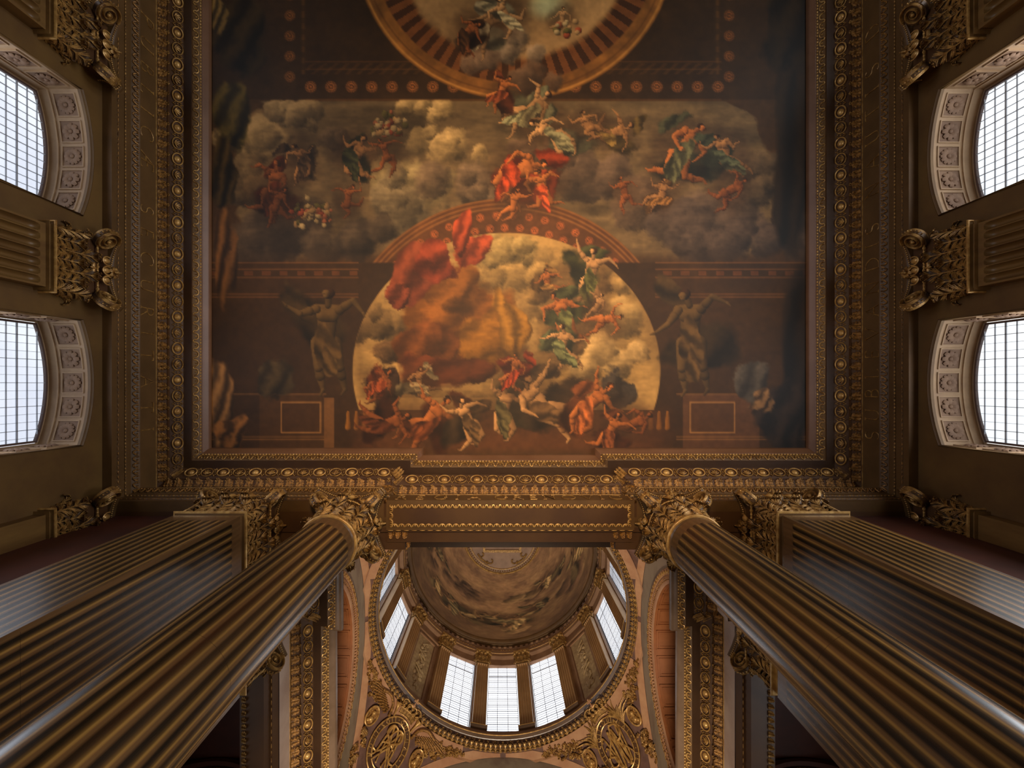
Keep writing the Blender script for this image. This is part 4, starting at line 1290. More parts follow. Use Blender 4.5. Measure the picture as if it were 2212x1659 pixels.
class Canvas:
    def __init__(s, x0, x1, y0, y1, step):
        s.x = np.arange(x0, x1+step, step, dtype=float); s.y = np.arange(y0, y1+step, step, dtype=float)
        s.X, s.Y = np.meshgrid(s.x, s.y); s.step = step
        s.C = np.zeros(s.X.shape+(3,)); s.x0, s.y0 = x0, y0
    def lay(s, mask, col):
        col = np.asarray(col, float)
        s.C += mask[..., None]*(col-s.C)
    def win(s, x0, x1, y0, y1):
        i0 = max(0, int((y0-s.y0)/s.step)); i1 = min(len(s.y), int((y1-s.y0)/s.step)+2)
        j0 = max(0, int((x0-s.x0)/s.step)); j1 = min(len(s.x), int((x1-s.x0)/s.step)+2)
        return slice(i0, i1), slice(j0, j1)
    def limb(s, a, b, ra, rb, col, soft=1.6, light=(-.5, -.6)):
        """tapered rounded stroke modelled like a painted limb"""
        R = max(ra, rb)+3
        w = s.win(min(a[0], b[0])-R, max(a[0], b[0])+R, min(a[1], b[1])-R, max(a[1], b[1])+R)
        X, Y = s.X[w], s.Y[w]
        if X.size == 0: return
        d = np.array(b, float)-a; L2 = d.dot(d)+1e-6
        t = np.clip(((X-a[0])*d[0]+(Y-a[1])*d[1])/L2, 0, 1); r = ra+(rb-ra)*t
        dx, dy = X-a[0]-t*d[0], Y-a[1]-t*d[1]; q = np.hypot(dx, dy)/r
        m = np.clip((1-q)*r/soft, 0, 1)
        nz = np.sqrt(np.clip(1-q*q, 0, 1)); sh = (dx/r*light[0]+dy/r*light[1])*.75+nz*.55
        sh = np.clip(.42+.72*sh, .25, 1.25)[..., None]
        c = s.C[w]; c += m[..., None]*(np.asarray(col)*sh-c); s.C[w] = c
    def blob(s, cx, cy, rx, ry, ang, col, seed=0, folds=5, soft=.15, contrast=.5):
        """drapery or cloud mass with folds"""
        R = max(rx, ry)*1.35
        w = s.win(cx-R, cx+R, cy-R, cy+R); X, Y = s.X[w], s.Y[w]
        if X.size == 0: return
        ca, sa = math.cos(ang), math.sin(ang)
        u = ((X-cx)*ca+(Y-cy)*sa)/rx; v = (-(X-cx)*sa+(Y-cy)*ca)/ry
        n = noise(X.shape, (4, 4), seed, 4)-.5
        th = np.arctan2(v, u); q = np.hypot(u, v)+n*.9+.10*np.sin(th*3+seed)
        m = np.clip((1-q)/soft, 0, 1)
        f = .5+.5*np.sin(folds*(u*.8+v*.5+n*.9)*1.5+seed)
        sh = (1-contrast*.5)+contrast*(f-.35)-.22*(u*.4+v*.7)
        c = s.C[w]; c += m[..., None]*(np.asarray(col)*np.clip(sh, .2, 1.3)[..., None]-c); s.C[w] = c
    def cloud(s, cx, cy, r, col, seed, n=7, dark=.55):
        rr = random.Random(seed)
        for i in range(n):
            a = rr.uniform(0, 2*PI); d = rr.uniform(0, r*.8)
            x, y, q = cx+d*math.cos(a)*1.3, cy+d*math.sin(a)*.7, r*rr.uniform(.3, .6)
            w = s.win(x-q*1.3, x+q*1.3, y-q*1.3, y+q*1.3); X, Y = s.X[w], s.Y[w]
            if X.size == 0: continue
            dx, dy = (X-x)/q, (Y-y)/q; nn = noise(X.shape, (5, 5), seed*31+i, 4)-.5
            e = np.hypot(dx, dy)+nn*.7; m = np.clip((1-e)/.28, 0, 1)*.85
            sh = np.clip(.78-.35*dy-.25*dx+nn*.5, dark*.6, 1.2)[..., None]
            c = s.C[w]; c += m[..., None]*(np.asarray(col)*sh-c); s.C[w] = c
    def figure(s, x, y, k, ang, skin, drape, seed, spread=1.0, halo=.55):
        """an invented lounging or flying figure, k = size, ang = lean"""
        rr = random.Random(seed); u = rr.uniform; skin = np.array(skin, float)
        def at(p, r, a): return (p[0]+k*r*math.cos(a), p[1]+k*r*math.sin(a))
        if halo > 0:    # the shadowed cloud the figure sits in
            w = s.win(x-2*k, x+2*k, y-2*k, y+2*k); X, Y = s.X[w], s.Y[w]
            if X.size:
                n = noise(X.shape, (4, 4), seed+900, 4)-.5
                m = ss(1.15, .35, np.hypot((X-x)/k, (Y-y)/k)*.85+n*.9)*halo
                c = s.C[w]; c += m[..., None]*(np.array((64, 44, 28.))-c); s.C[w] = c
        up = -PI/2+ang; face = u(-.9, .9)
        chest = at((x, y), .28, up); neck = at((x, y), .50, up); hip = at((x, y), .30, up+PI)
        head = at(neck, .20, up+face*.6)
        sh = [at(neck, .25, up+q) for q in (PI*.62, -PI*.62)]
        hp = [at(hip, .15, up+q) for q in (PI/2, -PI/2)]
        dr = np.array(drape, float) if drape is not None else None
        if dr is not None:
            s.blob(hip[0]+k*u(-.5, .5), hip[1]+k*u(-.4, .3), k*.95, k*.5, u(-1.2, 1.2)+ang, dr*.55, seed, 4, .25)
            s.blob(neck[0]+k*u(-.7, .7), neck[1]-k*u(-.2, .4), k*.55, k*.25, u(-1.2, 1.2), dr*.75, seed+3, 4, .25)
        b1 = up+PI+u(-1.1, 1.1)*spread
        for i, h in enumerate(hp):
            a1 = b1+(i-.5)*u(.3, 1.0)*min(1, spread+.2); kn = at(h, .50, a1)
            a2 = a1+(1 if u(-1, 1) > 0 else -1)*u(.2, 1.5)*spread; ca = at(kn, .18, a2); ft = at(kn, .48, a2)
            f_ = .80+.14*i
            s.limb(ca, ft, k*.105, k*.050, skin*f_); s.limb(kn, ca, k*.10, k*.108, skin*f_); s.limb(h, kn, k*.185, k*.105, skin*(f_+.06))
            s.limb(ft, at(ft, .13, a2+u(.6, 1.2)), k*.05, k*.03, skin*f_)
        s.limb(chest, hip, k*.225, k*.165, skin*.95); s.limb(hip, hip, k*.21, k*.21, skin*.9)
        s.limb(sh[0], sh[1], k*.12, k*.12, skin); s.limb(at(chest, .1, up+1.4), at(chest, .1, up-1.4), k*.15, k*.15, skin)
        s.limb(chest, at(chest, .28, up+PI), k*.012, k*.012, skin*.6, 3)
        if dr is not None:
            s.blob(hip[0], hip[1]+k*.05, k*.55, k*.27, b1+u(-.3, .3), dr, seed+5, 5, .12)
            s.blob(*at(hip, .45, b1), k*.42, k*.16, b1, dr*1.08, seed+6, 5, .15)
        for i, h in enumerate(sh):
            a1 = up+(1 if i == 0 else -1)*u(.7, 2.7); el = at(h, .36, a1)
            a2 = a1+(1 if u(-1, 1) > 0 else -1)*u(.3, 1.6); hd = at(el, .34, a2)
            s.limb(h, at(h, .16, a1), k*.095, k*.10, skin*(.85+.12*i)); s.limb(at(h, .16, a1), el, k*.10, k*.068, skin*(.85+.12*i))
            s.limb(el, hd, k*.072, k*.036, skin*(.9+.12*i)); s.limb(hd, at(hd, .09, a2+.3), k*.042, k*.02, skin)
        s.limb(neck, head, k*.075, k*.075, skin*.8)
        hc = at(head, .05, up+face); fa = up+face+1.6*(1 if face > 0 else -1)
        s.limb(at(hc, .035, fa+PI), hc, k*.115, k*.125, (66, 42, 24))
        s.limb(at(hc, .045, fa), at(at(hc, .045, fa), .05, up+PI), k*.088, k*.062, skin*1.08)
        q = at(at(hc, .075, fa), .01, up+PI)
        s.limb(q, at(q, .02, fa), k*.012, k*.012, skin*.45, 2)
    def rosette(s, x, y, r, col):
        w = s.win(x-r*1.3, x+r*1.3, y-r*1.3, y+r*1.3); X, Y = s.X[w], s.Y[w]
        if X.size == 0: return
        q = np.hypot(X-x, Y-y)/r; th = np.arctan2(Y-y, X-x)
        m = (ss(1, .8, q)*(.35+.35*np.cos(8*th)**2)*(q > .35)+ss(.3, .15, q)*.9+ss(.1, 0, abs(q-.45))*.6)
        c = s.C[w]; c += np.clip(m, 0, 1)[..., None]*(np.asarray(col)-c); s.C[w] = c
def srgb2lin(c):
    c = np.clip(c/255.0, 0, 1); return np.where(c <= .04045, c/12.92, ((c+.055)/1.055)**2.4)
def paint_attr(me, cols):
    at = me.color_attributes.new('paint', 'FLOAT_COLOR', 'POINT')
    q = np.ones((len(cols), 4), np.float32); q[:, :3] = cols
    at.data.foreach_set('color', q.ravel())

# ---- the hall ceiling: an invented allegorical ceiling picture in the brown, grey and red of the real one
cv = Canvas(430, 1770, -260, 992, 2.4)
C = cv; X, Y = cv.X, cv.Y; SH = X.shape
n1 = noise(SH, (9, 10), 1); n2 = noise(SH, (26, 28), 2, 4); n3 = noise(SH, (60, 14), 3, 3)
cv.C[:] = np.array((72, 50, 28.))*(.85+.4*n1[..., None])
# sky opening with torn dark edges
edge = 26*np.sin(Y/31.)+18*np.sin(Y/13.+1)+60*(n1-.5)
ml = ss(0, 12, X-(505+edge+np.clip(330-Y, 0, 200)*.5)); mr = ss(0, 12, (1672+edge*.6-np.clip(300-Y, 0, 90)*1.2)-X)
mt = ss(0, 4, Y-217); mb_ = ss(0, 30, 572+30*(n1-.5)-Y)
sky = np.array((128, 106, 78.))*(.40+.95*(.5*noise(SH, (7, 3), 5)+.5*n3)[..., None])
cv.lay(ml*mr*mt*mb_, sky)
for i, (x, y, r, c) in enumerate([(560, 290, 80, (190, 158, 116)), (640, 250, 60, (176, 148, 112)), (720, 300, 50, (120, 98, 78)), (900, 380, 85, (170, 150, 112)), (980, 310, 70, (196, 166, 120)), (840, 430, 90, (150, 132, 106)),
      (1010, 400, 80, (130, 108, 90)), (1290, 380, 95, (120, 98, 84)), (1380, 430, 90, (122, 98, 80)), (1560, 480, 100, (112, 92, 82)), (1640, 380, 80, (126, 104, 82)), (620, 500, 110, (92, 76, 64)), (760, 520, 80, (86, 72, 60)),
      (1500, 520, 100, (96, 80, 74)), (1640, 520, 90, (92, 76, 70)), (540, 400, 70, (160, 132, 98)), (1180, 330, 60, (116, 92, 76)), (920, 235, 50, (206, 174, 124))]):
    cv.cloud(x, y, r, c, 40+i, 9)
cv.lay(ss(0, 60, Y-520)*ss(0, 40, 600-Y)*.55, (66, 48, 34))
# painted upper architecture: coffer frame and the oval opening
band_ = ss(0, 3, 217-Y); cv.lay(band_, np.array((54, 37, 19.))*(.8+.4*n2[..., None]))
for y in (134, 150, 216): cv.lay(np.exp(-((Y-y)/1.8)**2)*.5*((X > 660) & (X < 1560)), (110, 72, 34))
tooth = (np.sin(X/3.9+Y*.3) > .3)*((Y > 136) & (Y < 162))*((X > 665) & (X < 1555)); cv.lay(tooth*.35, (104, 68, 32))
for x in range(671, 1560, 44): cv.rosette(x, 188, 14, (160, 96, 50))
for y in range(-240, 160, 44): cv.rosette(626, y+10, 13, (140, 86, 42)); cv.rosette(1575, y+10, 13, (140, 84, 42))
for x in (655, 1550): cv.lay(np.exp(-((X-x)/4.)**2)*.45*((np.sin(Y/4.) > 0)*.6+.4)*(Y < 160), (128, 86, 36))
ex, ey, ea, eb = 1112, -120, 345, 335
q = np.hypot((X-ex)/ea, (Y-ey)/eb)
cv.lay(ss(1.01, .995, q), np.array((150, 98, 44.))*(.55+.8*n2[..., None])); cv.lay(np.exp(-((q-.985)/.008)**2)*.7, (214, 150, 76)); cv.lay(np.exp(-((q-.95)/.006)**2)*.5, (84, 50, 20))
cv.lay(ss(.90, .885, q), np.array((108, 64, 32.))*(.6+.5*(np.sin(np.arctan2(Y-ey, X-ex)*60) > 0)[..., None]))
cv.lay(ss(.76, .70, q+.06*(n2-.5)), np.array((176, 138, 96.))*(.5+.9*n1[..., None]))
cv.lay(ss(.3, .0, np.hypot((X-1180)/150, (Y-5)/90)), (214, 196, 140)); cv.lay(ss(1, .2, np.hypot((X-1185)/60, (Y-15)/40))*.8, (196, 206, 176))
cv.cloud(1090, 110, 70, (176, 150, 128), 77, 9); cv.cloud(1040, 130, 50, (140, 112, 92), 78, 7); cv.cloud(1140, 170, 60, (120, 92, 72), 79, 7)
# lower architecture: a painted arch on piers
brown = np.array((98, 60, 32.))
ax_, ay_ = 1094, 800
qo = np.hypot((X-ax_)/372, (Y-ay_)/372); qi = np.hypot((X-ax_)/334, (Y-ay_)/298)
arch = ss(1.0, .99, qo)*(Y < 640)
cv.lay(arch, brown*(.75+.4*n2[..., None]))
for rr_ in (.99, .965, .94): cv.lay(np.exp(-((qo-rr_)/.006)**2)*.55*(Y < 640), (176, 118, 62))
for k in range(24):
    for j, rr_ in enumerate((350, 322)):
        t = math.radians(198+k*6.2+j*3.1); cv.rosette(ax_+rr_*.93*math.cos(t), ay_+rr_*.955*math.sin(t), 10, (190, 100, 54))
op = ss(1.0, .99, qi)
body = ss(0, 6, Y-560)*(1-op*(Y < 880))
cv.lay(ss(0, 4, Y-566)*(1-op), np.array((60, 41, 23.))*(.75+.5*n1[..., None]))
for y in (568, 582, 600, 636, 642): cv.lay(np.exp(-((Y-y)/1.7)**2)*.5*(1-op)*((X < 775) | (X > 1415)), (150, 98, 52))
cv.lay((np.sin(X/6.) > .1)*((Y > 586) & (Y < 596))*(1-op)*.4*((X < 775) | (X > 1415)), (150, 84, 44))
# bright cloudy sky through the arch
sk = np.array((196, 158, 102.))*(.45+.85*noise(SH, (8, 7), 9)[..., None])
mask = op*(Y < 885)
cv.lay(mask, sk)
def in_arch(fn):
    keep = cv.C.copy(); fn(); cv.C = keep+(mask[..., None]*(cv.C-keep))
def arch_clouds():
    for i, (x, y, r, c) in enumerate([(1120, 590, 80, (222, 182, 120)), (1180, 640, 70, (200, 160, 104)), (1340, 680, 80, (216, 180, 124)), (1350, 600, 60, (206, 168, 110)), (1310, 780, 80, (222, 186, 132)),
            (860, 620, 60, (190, 160, 110)), (820, 700, 60, (150, 120, 80)), (1240, 740, 70, (190, 150, 100)), (1090, 540, 60, (198, 170, 116)), (830, 760, 50, (120, 90, 60))]):
        cv.cloud(x, y, r, c, 140+i, 8)
in_arch(arch_clouds)
# golden cloud bank and red hangings in place of the central motif
def mass():
    for i, (x, y, rx, ry, a, c) in enumerate([(985, 690, 120, 95, 0, (150, 92, 36)), (985, 760, 130, 60, 0, (134, 78, 32)), (970, 620, 80, 55, 0, (158, 98, 40)), (1040, 740, 60, 90, .4, (176, 118, 40)), (920, 740, 70, 60, 0, (126, 72, 32)),
            (1105, 700, 34, 80, -.3, (190, 134, 50)), (960, 800, 120, 40, 0, (110, 56, 28))]):
        cv.blob(x, y, rx, ry, a, c, 200+i, 5, .16, .42)
    for i, (x, y, rx, ry, a, c) in enumerate([(888, 590, 48, 75, .3, (136, 66, 42)), (940, 565, 52, 42, .5, (150, 64, 40)), (1020, 545, 48, 34, -.3, (196, 84, 50)), (862, 640, 30, 30, 0, (128, 62, 42)), (1000, 500, 20, 52, .15, (186, 78, 46))]):
        cv.blob(x, y, rx, ry, a, c, 230+i, 4, .12, .5)
mass()
# pedestals, balustrade, dark flanks
P_ = lambda x0, x1, y0, y1: ss(-1, 1, X-x0)*ss(-1, 1, x1-X)*ss(-1, 1, Y-y0)*ss(-1, 1, y1-Y)
cv.lay(P_(560, 700, 852, 970), (74, 50, 27)); cv.lay(P_(1475, 1640, 852, 970), (92, 62, 42))
for x0, x1 in ((606, 694), (1490, 1588)):
    cv.lay(P_(x0, x1, 868, 936)-P_(x0+3, x1-3, 871, 933), (160, 116, 72)); cv.lay(P_(x0+3, x1-3, 871, 933)*.5, (70, 46, 26))
for y in (852, 944, 950): cv.lay(np.exp(-((Y-y)/1.6)**2)*.5*((X < 705) | (X > 1460)), (170, 122, 72))
cv.lay(P_(700, 722, 860, 972), (118, 82, 50))
for i in range(5):
    for x in (752+i*18, 1370+i*18): cv.limb((x, 892), (x, 925), 4, 7, (176, 116, 44)); 
cv.lay(ss(0, 40, Y-868)*ss(0, 30, 990-Y)*ss(740, 800, X)*ss(1480, 1380, X)*.6, (112, 66, 40))
# stone youths against the piers, invented
for x, sd in ((706, 9), (1492, 21)):
    cv.figure(x, 712, 104, .05 if sd == 9 else -.05, (112, 86, 50), (92, 70, 40), sd, .2, .35)
for x, y, c in ((600, 815, (70, 58, 40)), (1628, 820, (84, 78, 78)), (830, 840, (60, 42, 30)), (1330, 850, (70, 62, 58))): cv.blob(x, y, 42, 50, 0, c, int(x), 4)
# invented figures in the clouds and below
SK1 = (216, 128, 68); SK2 = (232, 176, 124); SK3 = (168, 96, 52); SK4 = (196, 140, 92)
figs = [(590, 400, 62, .2, SK3, (120, 50, 24), 11), (650, 345, 45, -.4, SK4, (80, 60, 44), 12), (770, 335, 55, .5, SK4, (56, 60, 38), 13), (835, 330, 42, -.3, SK3, None, 14), (752, 430, 40, .1, SK3, None, 15),
        (1150, 235, 62, .9, SK2, (150, 148, 116), 16), (1190, 285, 60, -1.0, SK2, (138, 134, 106), 36), (1120, 370, 78, 1.25, SK1, (190, 70, 34), 17), (1170, 405, 48, -.2, SK1, (200, 84, 44), 18), (1110, 440, 40, .2, SK1, None, 19), (1085, 195, 42, .4, SK1, (140, 70, 40), 20),
        (1050, 60, 52, .5, SK2, (206, 190, 160), 21), (1090, 30, 46, -.6, SK2, (200, 184, 150), 22), (1010, 70, 44, .8, SK3, (70, 44, 24), 23), (1215, 40, 30, 0, SK2, None, 24), (1330, 290, 52, 1.1, SK4, (140, 112, 60), 25), (1270, 270, 42, -.5, SK4, None, 26),
        (1480, 320, 78, .6, SK1, (100, 100, 74), 27), (1565, 330, 56, -.3, SK4, (90, 98, 78), 28), (1430, 420, 40, .2, SK4, (150, 104, 56), 29), (1580, 410, 46, 1.0, SK3, None, 30), (1350, 415, 38, -.3, SK3, None, 33),
        (1275, 590, 64, .2, SK2, (96, 98, 56), 41), (1185, 610, 36, -.2, SK1, (190, 140, 80), 42), (1215, 680, 62, -.3, SK1, (110, 116, 76), 43), (1290, 660, 34, .5, SK2, None, 44), (1215, 745, 52, .1, SK2, (120, 128, 92), 45), (1310, 690, 44, 1.3, SK1, None, 46),
        (820, 830, 42, .9, SK3, (176, 84, 44), 51), (905, 825, 40, 0, SK4, (206, 180, 140), 52), (930, 905, 72, .7, SK1, (120, 64, 34), 53), (1010, 905, 58, -.5, SK2, (110, 84, 56), 54), (1090, 880, 62, .2, SK2, (100, 92, 62), 55), (1165, 870, 82, -.7, SK2, (112, 84, 56), 56),
        (1110, 800, 44, .3, SK1, (196, 76, 40), 57), (1280, 870, 66, .8, SK1, (186, 104, 56), 58), (1370, 915, 52, 1.2, SK3, None, 59), (840, 915, 60, 1.3, SK3, (96, 52, 30), 60), (1320, 930, 50, .5, SK1, (130, 74, 44), 61), (600, 440, 46, .4, SK3, None, 62)]
for f in figs: cv.figure(*f)
def flowers(x, y, r, n, sd):
    rr = random.Random(sd)
    for _ in range(n):
        a = rr.uniform(0, 2*PI); d = r*rr.random()**.6; q = rr.uniform(4, 9); c = rr.choice([(206, 120, 84), (214, 170, 120), (190, 90, 60), (120, 110, 60), (226, 196, 150)])
        cv.limb((x+d*math.cos(a)*1.2, y+d*math.sin(a)*.8),)*0 if False else cv.limb((x+d*math.cos(a)*1.2, y+d*math.sin(a)*.8), (x+d*math.cos(a)*1.2+1, y+d*math.sin(a)*.8), q, q, c)
flowers(835, 268, 34, 34, 1); flowers(670, 462, 42, 44, 2); flowers(1225, 62, 24, 18, 3)
# dark draped flanks
for i, (x, y, rx, ry, c) in enumerate([(485, 560, 26, 120, (124, 84, 46)), (478, 880, 30, 100, (150, 112, 74)), (500, 930, 40, 40, (140, 96, 54)), (500, 250, 44, 80, (90, 76, 34)), (520, 90, 60, 90, (50, 38, 18)), (485, 380, 30, 80, (70, 54, 26)), (475, 40, 20, 45, (120, 98, 58)),
        (1715, 300, 50, 240, (38, 28, 16)), (1725, 760, 46, 230, (36, 26, 18)), (1690, 900, 60, 80, (44, 34, 30)), (1700, 60, 60, 120, (40, 30, 16)), (1650, 870, 30, 30, (130, 100, 72))]):
    cv.blob(x, y, rx, ry, 0, c, 300+i, 5, .2, .7)
wx = (noise(SH, (46, 60), 81, 3)-.5)*13; wy = (noise(SH, (46, 60), 82, 3)-.5)*13
reg = np.maximum(ml*mr*ss(0, 12, Y-226)*ss(0, 12, 556-Y)*ss(1.0, 1.04, qo), ss(.99, .93, qi)*(Y < 860))
prot = np.maximum(reg, ss(0, 12, Y-222)*ss(0, 20, 975-Y)*.0)   # brush-worn contours inside the picture
jj = np.clip(np.rint((X+wx*prot-cv.x0)/cv.step).astype(int), 0, SH[1]-1); ii = np.clip(np.rint((Y+wy*prot-cv.y0)/cv.step).astype(int), 0, SH[0]-1)
cv.C = cv.C[ii, jj]
cv.C *= (1-.30*prot*ss(.50, .30, noise(SH, (7, 9), 83, 4))*(1-.5*mask))[..., None]
st = noise(SH, (200, 60), 84, 2)-.5; cv.C *= (1+.22*st*prot)[..., None]
cv.C = (cv.C*np.array((1.0, .91, .72)))*.90+np.array((84, 60, 32.))*.06   # old brown varnish
cv.C *= (.90+.2*noise(SH, (120, 120), 21, 2))[..., None]
HP = 9.66
G = np.stack([(X-1082)/1000*HP-.165, (Y-830)/1000*HP, np.full(SH, HP)], -1)
cp = empty('ceiling_painting', (0, 0, 0)); tag(cp, 'huge painted ceiling picture of clouds, figures and a painted arch inside the gilded cornice', 'painting')
mb = MB().grid(G); me = mb.mesh('canvas', M['mural'], None)
MUR = 1.0
paint_attr(me, np.clip(srgb2lin(cv.C.reshape(-1, 3))*MUR, 0, .9))
o = bpy.data.objects.new('canvas', me); COL.objects.link(o); o.parent = cp

# ---- the dome painting, muted ochre clouds
dv = Canvas(0, 900, 0, 420, 3); X, Y = dv.X, dv.Y; SH = X.shape
m1 = noise(SH, (5, 10), 31); m2 = noise(SH, (16, 34), 32, 4)
dv.C[:] = np.array((160, 118, 78.))*(.68+.6*m1[..., None]); dv.lay(ss(.5, .75, m2)*.6, (120, 86, 60)); dv.lay(ss(.55, .8, 1-m2)*.5, (196, 150, 96))
dv.C *= (1.0-.25*ss(250, 0, Y))[..., None]
for i in range(16): dv.cloud(rng.uniform(0, 900), rng.uniform(40, 380), rng.uniform(30, 60), (170, 130, 84) if i % 2 else (132, 96, 66), 400+i, 7)
for i in range(20):
    x = 20+i*44; dv.figure(x, 150+rng.uniform(-60, 110), rng.uniform(30, 46), PI+rng.uniform(-.9, .9), (184, 134, 84) if i % 3 else (160, 118, 74), (136, 112, 72) if i % 2 else (196, 156, 98), 500+i)
dv.C *= (.9+.2*noise(SH, (60, 120), 35, 2))[..., None]
U = X/900*2*PI; Vv = Y/420
Rr = 4.10+(1.90-4.10)*Vv
zz = 21.02+ (22.95-21.02)*(1-((Rr-0)/4.10)**2)/(1-(1.9/4.1)**2)
G = np.stack([DX+Rr*np.cos(U), DY+Rr*np.sin(U), zz], -1)
dome = empty('dome_painting'); tag(dome, 'muted ochre painting of clouds and figures filling the dome', 'painting')
me = MB().grid(G).mesh('painted_shell', M['mural'], None); paint_attr(me, np.clip(srgb2lin(dv.C.reshape(-1, 3)), 0, .9))
o = bpy.data.objects.new('painted_shell', me); COL.objects.link(o); o.parent = dome
# oculus with strapwork frame
oc = empty('oculus_frame', (DX, DY, 22.9)); tag(oc, 'round gilt-edged oculus with a strapwork frame at the top of the dome', 'oculus')
mb = MB(); mb.lathe([(1.93, .02), (1.90, -.06), (1.84, -.08), (1.82, -.02)], n=64); mb.build('gilt_ring', M['gold2'], oc)
mb = MB(); mb.lathe([(1.70, .04), (1.68, -.03), (1.65, -.03), (1.64, .04)], n=64); mb.build('inner_ring', M['gold2'], oc)
mb = MB(); mb.lathe([(1.83, .0), (1.70, .02), (1.0, .10), (.001, .12)], n=64); mb.build('disc', M['drum'], oc)
mb = MB(); mb.place(u_bead(.1, .07), [((1.765*math.cos(t), 1.765*math.sin(t), -.01), (-math.sin(t), math.cos(t), 0), (math.cos(t), math.sin(t), 0), (0, 0, 1)) for t in np.arange(0, 2*PI, .065)]); mb.build('bead_ring', M['gilt_dark'], oc, 60)
mb = MB()
for b in ((-.95, .95, .72, .84, 0, .1), (-.95, .95, -.84, -.72, 0, .1), (-.95, -.83, -.72, .72, 0, .1), (.83, .95, -.72, .72, 0, .1), (-.62, .62, .42, .5, 0, .1), (-.62, -.54, -.42, .5, 0, .1), (.54, .62, -.42, .5, 0, .1)): mb.box(*b)
mb.build('strapwork', M['gold'], oc)
MB().box(-.54, .54, -.42, .42, .03, .1).build('dark_opening', M['soffit'], oc)
mb = MB()
for sx in (-1, 1):
    for sy in (-1, 1):
        th = np.linspace(0, 4.6, 22)
        mb.tube(np.c_[sx*(1.0+.20*np.exp(-th*.3)*np.cos(th)), sy*(.92+.20*np.exp(-th*.3)*np.sin(th)), np.full(22, 0.0)], .035, 6)
        mb.tube(np.c_[sx*(.55+.20*np.exp(-th*.3)*np.cos(th)), sy*(1.25+.20*np.exp(-th*.3)*np.sin(th)), np.full(22, 0.0)], .035, 6)
        mb.tube([(sx*1.2, sy*.9, 0), (sx*1.05, sy*1.15, 0), (sx*.7, sy*1.4, 0)], .05, 6)
mb.build('scrolls', M['gold'], oc, 60)

# ================================================================== PENDENTIVE CARVINGS
def pend_frame(s):
    """frame on the far pendentive, s=-1 left, +1 right; local a = sideways (towards the far arch), m = up towards the ring"""
    az = PI/2 - s*PI/4
    c, s_ = math.cos(az), math.sin(az); r0 = 4.98
    p0 = np.array([r0*c, r0*s_, math.sqrt(RS*RS-r0*r0)]); n = p0/RS
    up = np.array([-c*p0[2]/RS, -s_*p0[2]/RS, r0/RS])
    a = np.cross(up, n) * (1 if s < 0 else 1)
    C0 = np.array([DX, DY, HSP])
    # a should point right in the photograph on both sides
    if np.dot(a, (1, 0, 0)) < 0: a = -a
    def f(x, y, off=0.0):
        q = p0+a*x+up*y; q = q/np.linalg.norm(q)
        return C0+q*(RS-off)
    def fr(x, y, off=.02, ang=0.0, sc=1.0):
        o = f(x, y, off); ex_ = f(x+.01, y, off)-o; ex_ /= np.linalg.norm(ex_); ey_ = f(x, y+.01, off)-o; ey_ /= np.linalg.norm(ey_)
        z = -(o-C0)/np.linalg.norm(o-C0)
        X_ = ex_*math.cos(ang)+ey_*math.sin(ang); Y_ = np.cross(z, X_); 
        if np.dot(Y_, -ex_*math.sin(ang)+ey_*math.cos(ang)) < 0: Y_ = -Y_
        return (o, X_*sc, Y_*sc, z*sc)
    return f, fr
def curve(f, pts, off, n=24):
    """smooth curve through local points (Catmull-Rom), lifted off the surface"""
    P = np.array(pts, float); P = np.vstack([2*P[0]-P[1], P, 2*P[-1]-P[-2]]); out = []
    for i in range(1, len(P)-2):
        for t in np.linspace(0, 1, max(4, n//(len(P)-3)), endpoint=(i == len(P)-3)):
            out.append(.5*((2*P[i])+(-P[i-1]+P[i+1])*t+(2*P[i-1]-5*P[i]+4*P[i+1]-P[i+2])*t*t+(-P[i-1]+3*P[i]-3*P[i+1]+P[i+2])*t**3))
    return [f(x, y, off) for x, y in out]
u_small = leaf_unit(.20, .13, .03, .03, 5, 9, 3, 2)
LF = MB(); LF.place(u_small, [((0, 0, 0), (1, 0, 0), (0, 0, 1), (0, 1, 0))])   # leaf lying flat: tip along +y, out along z
